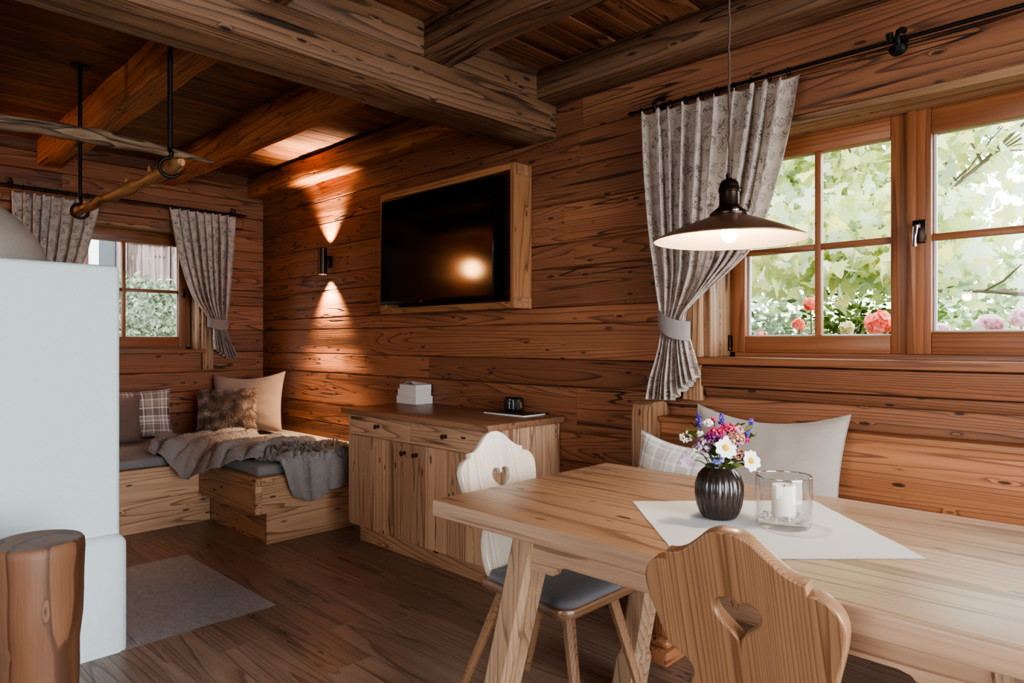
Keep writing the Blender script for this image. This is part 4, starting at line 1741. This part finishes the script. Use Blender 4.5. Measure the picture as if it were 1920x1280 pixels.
# ------------------------------------------------------------------ bouquet: every stem its own thing
M['pet_white'] = plain('white_petal', 'f3f1ec', .7)
M['pet_yel'] = plain('yellow_centre', 'e8b022', .7, bump=.4, bscale=900)
M['lav'] = leafmat('violet_bud', [(0, '3a2f7a'), (.5, '5b4aa6'), (1, '8f7cc8')], .2)
M['mag_pet'] = leafmat('magenta_bud', [(0, '9c1f5a'), (.5, 'd6386e'), (1, 'f08aa0')], .2)
M['pinkbud'] = leafmat('salmon_bud', [(0, 'b8786a'), (.5, 'dca596'), (1, 'f0d6c4')], .2)
M['purple'] = leafmat('plum_petal', [(0, '4a1747'), (.5, '7a2a6c'), (1, 'a85a92')], .2)
M['mauve'] = leafmat('mauve_petal', [(0, '7c5a72'), (.5, 'a98aa2'), (1, 'd2bccb')], .2)
M['bluebud'] = leafmat('blue_floret', [(0, '5a5fae'), (.5, '8489cf'), (1, 'b9bbe6')], .2)
M['whitebud'] = leafmat('white_floret', [(0, 'd6d2c0'), (.6, 'f5f3ea'), (1, 'ffffff')], .2)
M['yelbud'] = leafmat('yellow_petal', [(0, 'd8951a'), (.6, 'f2bc34'), (1, 'f8d870')], .2)
M['leaf'] = leafmat('bouquet_leaf', [(0, '2c3a1c'), (.5, '4c5f2e'), (1, '7c8a4e')], .3)
VC = V((vl.x, vl.y, 0))
VTOP = vl.z + .13
CAMR = V((.717, .697, 0))     # viewer's right, along which the bouquet was photographed
CAMF = V((.697, -.717, 0))    # from the vase towards the dining chairs


def spot(r_, f_, up):
    return VC + CAMR * r_ + CAMF * f_ + V((0, 0, VTOP + up))


def stem(parent, head):
    m = MB()
    a = VC + V((random.uniform(-.012, .012), random.uniform(-.012, .012), VTOP - .045))
    n = V((head.x - VC.x, head.y - VC.y, 0)) * .22 + VC + V((0, 0, VTOP + .004))
    mid = (n + head) / 2 + V((0, 0, .012))
    pts = []
    P = [a, n, mid, head]
    for k in range(9):
        t = k / 8
        q = a * (1 - t) ** 3 + n * 3 * t * (1 - t) ** 2 + mid * 3 * t * t * (1 - t) + head * t ** 3
        pts.append(q)
    tube(m, pts, .0013, 5)
    return P0(m, 'stem', M['stem'], parent, 60)


def petal(m, c, nrm, ang, L, w, cup, tone=None, n=5):
    z = nrm.normalized()
    x = z.orthogonal().normalized()
    y = z.cross(x)
    d = x * math.cos(ang) + y * math.sin(ang)
    s = z.cross(d)
    vs, fs = [], []
    for i in range(n + 1):
        t = i / n
        ww = w * math.sin(PI * min(1, (.12 + .88 * t) ** .8 * .93)) * .5 + (.001 if i < n else .0)
        for j in (-1, 0, 1):
            vs.append(c + d * (L * t) + s * (ww * j) + z * (cup * t * t * L + .12 * ww * abs(j) - .25 * cup * L * t ** 4))
    for i in range(n):
        for j in range(2):
            a = i * 3 + j
            fs.append((a, a + 1, a + 4, a + 3))
    m.add(vs, fs, None, tone)


def budball(m, c, rad, n, size, r, flat=.7):
    for k in range(n):
        d = V((r.gauss(0, 1), r.gauss(0, 1), r.gauss(0, 1))).normalized()
        p = c + V((d.x * rad, d.y * rad, d.z * rad * flat)) * r.uniform(.75, 1.05)
        s = size * r.uniform(.6, 1.2)
        bm = [V((1, 0, 0)), V((-1, 0, 0)), V((0, 1, 0)), V((0, -1, 0)), V((0, 0, 1)), V((0, 0, -1))]
        Q = Matrix.Rotation(r.uniform(0, 6), 3, 'X') @ Matrix.Rotation(r.uniform(0, 6), 3, 'Z')
        m.add([p + Q @ b * s for b in bm], [(0, 2, 4), (2, 1, 4), (1, 3, 4), (3, 0, 4), (2, 0, 5), (1, 2, 5), (3, 1, 5), (0, 3, 5)])


def flower(name, label, cat, head, group=None):
    t = thing(name, label, cat, tuple(head), 0, group)
    stem(t, head)
    return t


rf = random.Random(31)
for (r_, f_, up, tx, sz, lb) in ((-.003, .060, .052, .1, .0275, 'big white anemone with yellow centre facing the room, middle of the bouquet'),
                                 (.058, .058, .020, .45, .0265, 'white anemone with yellow centre drooping over the right rim of the vase')):
    h = spot(r_, f_, up)
    t = flower('anemone', lb, 'flower', h)
    nr = CAMF + CAMR * tx + V((0, 0, .28))
    m = MB()
    for k in range(9):
        petal(m, h, nr, k / 9 * 2 * PI + rf.uniform(-.1, .1), sz * rf.uniform(.92, 1.06), .021, .18)
    P0(m, 'petals', M['pet_white'], t, 180)
    m = MB()
    q = nr.to_track_quat('Z', 'Y').to_matrix().to_4x4()
    lathe(m, [(.0085, .0005), (.0082, .003), (.006, .0055), (.003, .007), (0, .0072)], 14, mtx=Matrix.Translation(h) @ q)
    P0(m, 'centre', M['pet_yel'], t, 60)


def spike(head, base_dir, L, label, cat='flower'):
    t = flower('lavender_spike', label, cat, head, None)
    m = MB()
    d = base_dir.normalized()
    for k in range(70):
        a = rf.random()
        c = head + d * (a * L)
        w = .0075 * (1 - .65 * a)
        budball(m, c + V((rf.uniform(-w, w), rf.uniform(-w, w), 0)), .001, 1, .0034, rf)
    P0(m, 'buds', M['lav'], t, 0)


UP = V((0, 0, 1))
spike(spot(-.052, .01, .095), UP - CAMR * .1, .035, 'violet lavender spike at the upper left of the bouquet')
spike(spot(.066, .01, .075), UP + CAMR * .28, .042, 'tall violet lavender spike leaning out at the upper right of the bouquet')
spike(spot(.030, .035, .052), UP * .7 + CAMR * .6 + CAMF * .2, .045, 'violet lavender spike right of the middle white anemone')
spike(spot(.012, -.02, .100), UP, .025, 'short lavender tip at the back of the bouquet, top middle')


def cluster(name, label, head, rad, n, size, mat, flat=.7, part='florets'):
    t = flower(name, label, 'flower', head)
    m = MB()
    budball(m, head, rad, n, size, rf, flat)
    P0(m, part, mat, t, 0)


cluster('pink_bloom', 'dense magenta pink bloom left of centre near the top of the bouquet', spot(-.016, .030, .085), .020, 90, .0042, M['mag_pet'], .5)
cluster('pink_bloom', 'dense magenta pink bloom right of centre near the top of the bouquet', spot(.020, .012, .093), .021, 90, .0042, M['mag_pet'], .5)
cluster('pink_bloom', 'single bright pink bud standing highest in the bouquet', spot(-.012, -.005, .112), .005, 14, .0042, M['mag_pet'], 1)
cluster('pink_bloom', 'pale pink fluffy bloom right at the top of the bouquet', spot(.044, .005, .088), .014, 60, .004, M['gerpink'], .7)
cluster('pink_bloom', 'small magenta bloom at the right beside the yellow one', spot(.058, .024, .068), .010, 40, .004, M['mag_pet'], .7)
cluster('plum_bloom', 'dark plum bloom at the upper left above the white anemone', spot(-.026, .042, .074), .020, 80, .0042, M['purple'], .6)
cluster('salmon_bloom', 'salmon pink bloom right above the white anemone', spot(.026, .045, .070), .021, 110, .0038, M['pinkbud'], .8)
cluster('salmon_bloom', 'salmon buds low on the right between the two anemones', spot(.030, .052, .036), .016, 70, .0034, M['pinkbud'], .8)
cluster('yellow_bloom', 'small orange yellow bloom at the right of the bouquet', spot(.043, .032, .075), .010, 40, .004, M['yelbud'], .6)
cluster('mauve_bloom', 'mauve bell bloom at the left of the white anemone', spot(-.050, .035, .056), .020, 60, .0056, M['mauve'], .8)
cluster('blue_bloom', 'pale blue florets hanging over the vase rim at the front', spot(-.022, .060, .020), .014, 34, .0046, M['bluebud'], .5)
cluster('white_bloom', 'small white bloom at the top left of the bouquet', spot(-.030, .005, .105), .012, 40, .0046, M['whitebud'], .6)
cluster('white_bloom', 'tiny white florets at the far left of the bouquet, upper spray', spot(-.088, .02, .072), .016, 36, .0036, M['whitebud'], .8)
cluster('white_bloom', 'tiny white florets at the far left of the bouquet, lower spray', spot(-.068, .03, .038), .018, 44, .0036, M['whitebud'], .8)
cluster('white_bloom', 'small white bud at the left edge below the lavender', spot(-.056, .03, .082), .007, 22, .004, M['whitebud'], .8)
h = spot(-.090, .035, .016)
t = flower('columbine', 'dusky pink star flower hanging out at the far left of the vase', 'flower', h)
m = MB()
for k in range(7):
    petal(m, h, CAMF + V((0, 0, -.2)), k / 7 * 2 * PI, .019, .010, .35, rf.uniform(.2, .8))
P0(m, 'petals', M['mauve'], t, 180)
for (r_, f_, up, L, lb) in ((-.062, .02, .085, .045, 'dark green leaf sprig at the left of the bouquet'), (.0, .062, .012, .045, 'green leaf sprig over the front vase rim'),
                            (.03, .045, .018, .04, 'green leaf sprig at the right of the vase rim'), (.054, -.005, .085, .04, 'green leaf sprig at the back right of the bouquet'),
                            (-.030, .04, .038, .05, 'dark green leaf sprig left below the white anemone')):
    h = spot(r_, f_, up)
    t = flower('leaf_sprig', lb, 'leaf sprig', h)
    m = MB()
    for k in range(11):
        petal(m, h + V((rf.uniform(-.02, .02), rf.uniform(-.015, .015), rf.uniform(-.018, .012))), V((rf.uniform(-.6, .6), rf.uniform(-.6, .6), 1)), rf.uniform(0, 6.28), L * rf.uniform(.5, .8), .013, .2, rf.random())
    P0(m, 'leaves', M['leaf'], t, 180)

# ------------------------------------------------------------------ garden behind the windows
m = MB()
gx = np.linspace(-30, 14, 30)
gy = np.linspace(-12, 30, 30)
vs, fs = [], []
for j in range(30):
    for i in range(30):
        inside = -6.6 < gx[i] < 3.6 and -3.6 < gy[j] < 3.9
        vs.append((gx[i], gy[j], -.45 if inside else -.35 + .35 * mnoise.noise((gx[i] * .3, gy[j] * .3, 0)) + max(0, -gx[i] - 8) * .22))
for j in range(29):
    for i in range(29):
        fs.append((j * 30 + i, j * 30 + i + 1, (j + 1) * 30 + i + 1, (j + 1) * 30 + i))
m.add(vs, fs)
struct(m, 'ground', M['ground'])

MAPLE = [(0, 0), (.06, .10), (.30, .02), (.26, .14), (.50, .22), (.36, .36), (.46, .56), (.28, .52), (.20, .58), (.13, .82), (0, 1.0)]
MAPLE = MAPLE + [(-x, y) for x, y in reversed(MAPLE[1:-1])]


def foliage(name, mat, parent, pts, size, kind='maple', seed=0, hang=.6, tones=None):
    rg = np.random.default_rng(seed)
    if kind == 'maple':
        sh = np.array([(x, y, -.10 * y * y + .12 * abs(x)) for x, y in MAPLE])
        ctr = np.array([(0, .38, 0)])
        sh = np.vstack([sh, ctr])
        k = len(MAPLE)
        tri = [(k, i, (i + 1) % k) for i in range(k)]
    else:
        sh = np.array([(0, 0, 0), (.22, .35, .05), (.16, .72, .02), (0, 1, -.06), (-.16, .72, .02), (-.22, .35, .05)])
        tri = [(0, 1, 2, 3), (0, 3, 4, 5)]
    n = len(pts)
    ln = len(sh)
    allv = np.zeros((n, ln, 3), dtype=np.float32)
    for i in range(n):
        d = np.array([rg.normal(0, 1), rg.normal(0, 1), rg.normal(-hang, .55)])
        d /= np.linalg.norm(d)
        u = rg.normal(0, 1, 3)
        x = np.cross(d, u)
        x /= np.linalg.norm(x) + 1e-9
        z = np.cross(x, d)
        s = size * rg.uniform(.6, 1.15)
        allv[i] = np.array(pts[i]) + s * (sh[:, :1] * x + sh[:, 1:2] * d + sh[:, 2:] * z)
    m = MB()
    m.v = [tuple(map(float, p)) for p in allv.reshape(-1, 3)]
    m.g = m.v
    tn = rg.random(n) if tones is None else tones
    m.t = [float(t) for t in np.repeat(tn, ln)]
    for i in range(n):
        b = i * ln
        m.f.extend([tuple(q + b for q in t) for t in tri])
    m.mi = [0] * len(m.f)
    return P0(m, name, mat, parent, 0)


def branch(m, p, d, L, r0, depth, r, tips):
    pts, rr = [V(p)], [r0]
    d = V(d).normalized()
    n = 6
    for k in range(n):
        d = (d + V((r.uniform(-.22, .22), r.uniform(-.22, .22), r.uniform(-.12, .16)))).normalized()
        pts.append(pts[-1] + d * L / n)
        rr.append(r0 * (1 - .55 * (k + 1) / n))
        tips.append(tuple(pts[-1]))
    tube(m, pts, rr, 7)
    if depth > 0:
        for k in range(3):
            q = pts[r.randint(2, n)]
            dd = (d + V((r.uniform(-1, 1), r.uniform(-1, 1), r.uniform(-.5, .6)))).normalized()
            branch(m, q, dd, L * .65, r0 * .5, depth - 1, r, tips)


def leaf_cloud(n, boxes, seed):
    rg = np.random.default_rng(seed)
    out = []
    tot = sum(b[6] for b in boxes)
    for b in boxes:
        k = int(n * b[6] / tot)
        P = rg.normal(0, .42, (k, 3)).clip(-1, 1)
        c = np.array([(b[0] + b[1]) / 2, (b[2] + b[3]) / 2, (b[4] + b[5]) / 2])
        e = np.array([b[1] - b[0], b[3] - b[2], b[5] - b[4]]) / 2
        P = rg.uniform(-1, 1, (k, 3)) * .6 + P * .4
        out += [tuple(c + e * p) for p in P]
    return out


mp = thing('maple_tree', 'pale yellow-green maple tree filling the big window, branches close to the panes', 'tree', (-1.2, 7.6, -.3))
m = MB()
tips = []
r = random.Random(5)
tube(m, [(-1.95, 7.6, -.5), (-1.93, 7.6, .6), (-1.90, 7.6, 1.6), (-1.88, 7.6, 2.6), (-1.8, 7.5, 4.2)], [.12, .10, .085, .07, .05], 10)
for k in range(15):
    branch(m, (-1.9, 7.6, r.uniform(1.2, 3.9)), (r.uniform(-.8, 1.1), r.uniform(-1.2, .15), r.uniform(-.1, .5)), r.uniform(1.6, 2.6), .021, 2, r, tips)
P0(m, 'trunk', M['bark'], mp, 60)
pts = leaf_cloud(6500, [(-3.9, -.5, 4.9, 8.6, 1.7, 4.4, 3.0), (-2.7, -.6, 4.6, 6.2, 1.45, 2.4, .9), (-4.4, -2.2, 5.2, 8.2, 1.7, 3.6, .7)], 3)
pts = [p for p in pts if not (((p[0] + 1.05 + .12 * (p[1] - 6)) / .20) ** 2 + ((p[2] - 2.45) / .22) ** 2 < 1 and p[1] > 4)]
pts += [tuple(np.array(t) + np.random.default_rng(i).normal(0, .06, 3)) for i, t in enumerate(tips[::2])]
foliage('foliage', M['maple'], mp, pts, .155, 'maple', 1, .7)


def shrub(name, label, boxes, n, size, mat, seed, loc, kind='leaf', cat='shrub', hang=-.2):
    s = thing(name, label, cat, loc)
    m = MB()
    r = random.Random(seed)
    b0 = boxes[0]
    for k in range(7):
        tip = (r.uniform(b0[0], b0[1]), r.uniform(b0[2], b0[3]), r.uniform((b0[4] + b0[5]) / 2, b0[5]))
        tube(m, [loc, ((loc[0] + tip[0]) / 2 + r.uniform(-.1, .1), (loc[1] + tip[1]) / 2, (loc[2] + tip[2]) / 2 + .1), tip], [.02, .012, .004], 6)
    P0(m, 'branches', M['bark'], s, 60)
    foliage('foliage', mat, s, leaf_cloud(n, boxes, seed), size, kind, seed, hang)
    return s


shrub('garden_shrub', 'grey-green feathery shrub low behind the left panes of the big window', [(-3.3, -1.7, 4.6, 5.6, .2, 1.55, 1)], 4200, .085, M['hedge'], 11, (-2.4, 5.1, -.4))
shrub('garden_shrub', 'dark green dense shrub below the maple, behind the middle pane of the big window', [(-2.5, -1.1, 5.6, 6.6, .2, 1.72, 1)], 3800, .09, M['dense'], 12, (-1.8, 6.1, -.4))
shrub('garden_shrub', 'light green airy shrub behind the right-hand sash of the big window', [(-1.5, .6, 4.8, 6.2, .1, 1.5, 1)], 4600, .085, M['bush'], 13, (-.4, 5.4, -.4))
shrub('garden_hedge', 'tall mixed hedge far behind the maple tree', [(-9, -2.4, 10, 12.5, -.2, 4.4, 1.6), (-3, -.6, 10, 12, -.2, 3.0, .8)], 7000, .20, M['bush'], 14, (-3, 11.2, -.4), cat='hedge')

# window box with geraniums, just outside the big window
wb = thing('flower_box', 'planter box with green geranium leaves outside the big window', 'planter', (-.85, 3.42, .96))
m = MB()
for lo, hi in (((-1.75, 3.30, .93), (.2, 3.32, 1.12)), ((-1.75, 3.53, .93), (.2, 3.55, 1.12)), ((-1.75, 3.32, .93), (.2, 3.53, .96)), ((-1.75, 3.32, .96), (-1.73, 3.53, 1.12)), ((.18, 3.32, .96), (.2, 3.53, 1.12))):
    box(m, lo, hi, 'x', .003)
for x in (-1.5, 0):
    box(m, (x - .02, 3.112, .88), (x + .02, 3.55, .929), 'y', .003)
P0(m, 'trough', M['larch'], wb)
foliage('foliage', M['bush'], wb, leaf_cloud(520, [(-1.7, .15, 3.32, 3.56, 1.06, 1.225, 1)], 21), .055, 'maple', 22, -.3)
for (x, z, rad, mt, lb) in ((-1.295, 1.385, .042, 'gerred', 'coral red geranium head rising highest, beside the left muntin of the big window'),
                            (-1.352, 1.285, .036, 'gerred', 'small coral red geranium head low in the left pane of the big window'),
                            (-1.545, 1.225, .034, 'gerred', 'coral red geranium head at the bottom left corner of the big window'),
                            (-.985, 1.285, .068, 'gerred', 'largest coral red geranium head, low in the pane left of the handle'),
                            (-1.125, 1.262, .040, 'geryel', 'cream yellow flower head left of the largest red geranium'),
                            (-.90, 1.262, .036, 'gerpink', 'white-pink flower head right of the largest red geranium'),
                            (-.735, 1.245, .040, 'gerpink', 'pale pink flower head at the left of the right-hand sash'),
                            (-.56, 1.262, .058, 'gerpink', 'larger pale pink flower head in the right-hand sash'),
                            (-.455, 1.295, .045, 'gerpink', 'pale pink flower head at the right edge of the picture, outside the window')):
    g = thing('geranium', lb, 'flower', (x, 3.45, z))
    m = MB()
    tube(m, [(x * .97 - .03, 3.43, 1.0), (x + .01, 3.44, (1.0 + z) / 2), (x, 3.45, z)], .004, 6)
    P0(m, 'stem', M['stem'], g)
    m = MB()
    for k in range(60):
        d = V((rf.gauss(0, 1), rf.gauss(0, 1), rf.gauss(0, .8) + .2)).normalized()
        c = V((x, 3.45, z)) + d * rad * rf.uniform(.45, .85)
        tn = rf.random()
        for q in range(4):
            petal(m, c, d, q * PI / 2 + k, rad * .42, rad * .38, .15, tn, 3)
    P0(m, 'petals', M[mt], g, 180)

# old barn across the lane, behind the small window
bn2 = thing('barn', 'weathered wooden barn with a pale plank door, seen through the small window', 'barn', (-10, 3, 0))
m = MB()
yb = -1.5
while yb < 7:
    box(m, (-9.6, yb, -.5), (-9.5, yb + .19, 6.5), 'z', .006)
    yb += .195
P0(m, 'wall', M['barnred'], bn2)
m = MB()
for k in range(6):
    box(m, (-9.49, 2.78 + k * .085, 1.4), (-9.44, 2.862 + k * .085, 2.62), 'z', .004)
box(m, (-9.44, 2.82, 2.44), (-9.41, 3.26, 2.50), 'y', .004)
d = P0(m, 'door', M['barn'], bn2)
m = MB()
for k in range(3):
    box(m, (-9.445, 3.10 + k * .05, 2.28), (-9.436, 3.12 + k * .05, 2.31), 'z', .001)
P0(m, 'vent_hole', M['darkglass'], d)
m = MB()
box(m, (-9.49, 2.66, 1.2), (-9.42, 2.77, 2.75), 'z', .004)
box(m, (-9.49, 3.30, 1.2), (-9.42, 3.36, 2.75), 'z', .004)
box(m, (-9.49, 2.66, 2.64), (-9.42, 3.36, 2.75), 'y', .004)
P0(m, 'door_frame', M['barn'], bn2)
m = MB()
box(m, (-9.49, 2.36, 1.3), (-9.43, 2.46, 2.65), 'z', .004)
box(m, (-9.49, 2.16, 1.3), (-9.45, 2.26, 2.65), 'z', .004)
box(m, (-9.49, 2.36, 2.50), (-9.43, 2.66, 2.56), 'y', .004)
P0(m, 'window_frame', M['barntrim'], bn2)
m = MB()
box(m, (-9.495, 2.46, 1.3), (-9.47, 2.66, 2.5), 'z', .002)
P0(m, 'window_pane', M['darkglass'], bn2)
shrub('hanging_shrub', 'trailing grey-green shrub hanging over the bank behind the small window', [(-8.3, -7.5, .6, 4.4, .5, 1.75, 1.6), (-8.7, -8.0, .6, 4.4, 1.4, 2.02, .9)], 9000, .085, M['hedge'], 31, (-8.0, 2.5, -.3), hang=.9)

# ------------------------------------------------------------------ light
w = bpy.data.worlds.new('overcast_sky')
bpy.context.scene.world = w
w.use_nodes = True
nt = w.node_tree
bg = nt.nodes['Background']
bg.inputs[0].default_value = (.92, .97, 1.0, 1)
bg.inputs[1].default_value = 9.0


def area(name, loc, rot, sx, sy, e, col, portal=False):
    ld = bpy.data.lights.new(name, 'AREA')
    ld.shape = 'RECTANGLE'
    ld.size, ld.size_y = sx, sy
    ld.energy = e
    ld.color = col
    if portal:
        ld.cycles.is_portal = True
    o = bpy.data.objects.new(name, ld)
    COL.objects.link(o)
    o.location = loc
    o.rotation_euler = rot
    return o


area('portal_big_window', (-.74, 3.08, 1.61), (-PI / 2, 0, 0), 1.55, 1.0, 1, (1, 1, 1), True)
area('portal_small_window', (-6.08, 1.73, 1.61), (0, -PI / 2, 0), 1.0, 1.05, 1, (1, 1, 1), True)
# daylight through the glazed door behind the camera, then an added front fill
area('daylight_glazed_door', (RX + .25, .85, 1.15), (0, PI / 2, 0), 2.15, 2.6, 135, (.84, .93, 1.0))
area('front_fill', (-.15, FY - .25, 1.5), (PI / 2, 0, 0), 2.05, 1.15, 10, (.88, .95, 1.0))  # added fill light in an unseen opening, lifts faces turned to the camera
# a globe lamp on the end wall, hidden from here by the stove, mirrored in the screen
gl2 = thing('globe_lamp', 'glowing round wall lamp on the end wall behind the stove, mirrored in the screen', 'wall lamp', (EX, -.12, 2.16))
m = MB()
lathe(m, [(.05, 0), (.05, .015), (.02, .02), (.02, .05), (0, .05)], 24, mtx=Matrix.Rotation(PI / 2, 4, 'Y'))
m.build('base', M['darkmetal'], gl2, 40)
m = MB()
lathe(m, [(.085 * math.sin(k / 12 * PI), -.085 * math.cos(k / 12 * PI)) for k in range(13)], 24, (.135, 0, 0))
m.build('globe', M['globe'], gl2, 180)

# ------------------------------------------------------------------ groups of like things
for o in list(bpy.data.objects):
    if o.parent is not None or 'category' not in o:
        continue
    base = o.name.split('.')[0]
    g = {'book': 'books stacked on the sideboard', 'curtain': 'floral curtains', 'curtain_rod': 'black curtain rods', 'geranium': 'flowers in the window box',
         'wooden_chair': 'heart-back chairs around the dining table', 'hanging_pole': 'poles hanging from the ceiling', 'bench_pad': 'grey pads on the corner bench',
         'garden_shrub': 'shrubs in the garden'}.get(base)
    if base == 'scatter_cushion':
        g = 'cushions on the dining bench' if 'dining' in o['label'] else 'cushions on the corner bench'
    if o['category'] in ('leaf sprig',) or (o['category'] == 'flower' and base != 'geranium'):
        g = 'flowers of the table bouquet'
    if g:
        o['group'] = g

# ------------------------------------------------------------------ camera
cam = bpy.data.cameras.new('camera')
cam.sensor_width = 36
cam.lens = 24.0
co = bpy.data.objects.new('camera', cam)
COL.objects.link(co)
co.location = (0, 0, 1.2)
A = math.radians(45.8)
fwv = V((-math.cos(A), math.sin(A), 0))
co.rotation_euler = fwv.to_track_quat('-Z', 'Y').to_euler()
cam.clip_start = .05
bpy.context.scene.camera = co

sc = bpy.context.scene
sc.cycles.use_denoising = True
sc.cycles.max_bounces = 8
sc.cycles.diffuse_bounces = 4
sc.cycles.glossy_bounces = 4
sc.cycles.transparent_max_bounces = 12
sc.cycles.caustics_reflective = False
sc.cycles.caustics_refractive = False
sc.cycles.sample_clamp_indirect = 6
sc.view_settings.view_transform = 'AgX'
sc.view_settings.look = 'AgX - Medium High Contrast'
sc.view_settings.exposure = 0.29
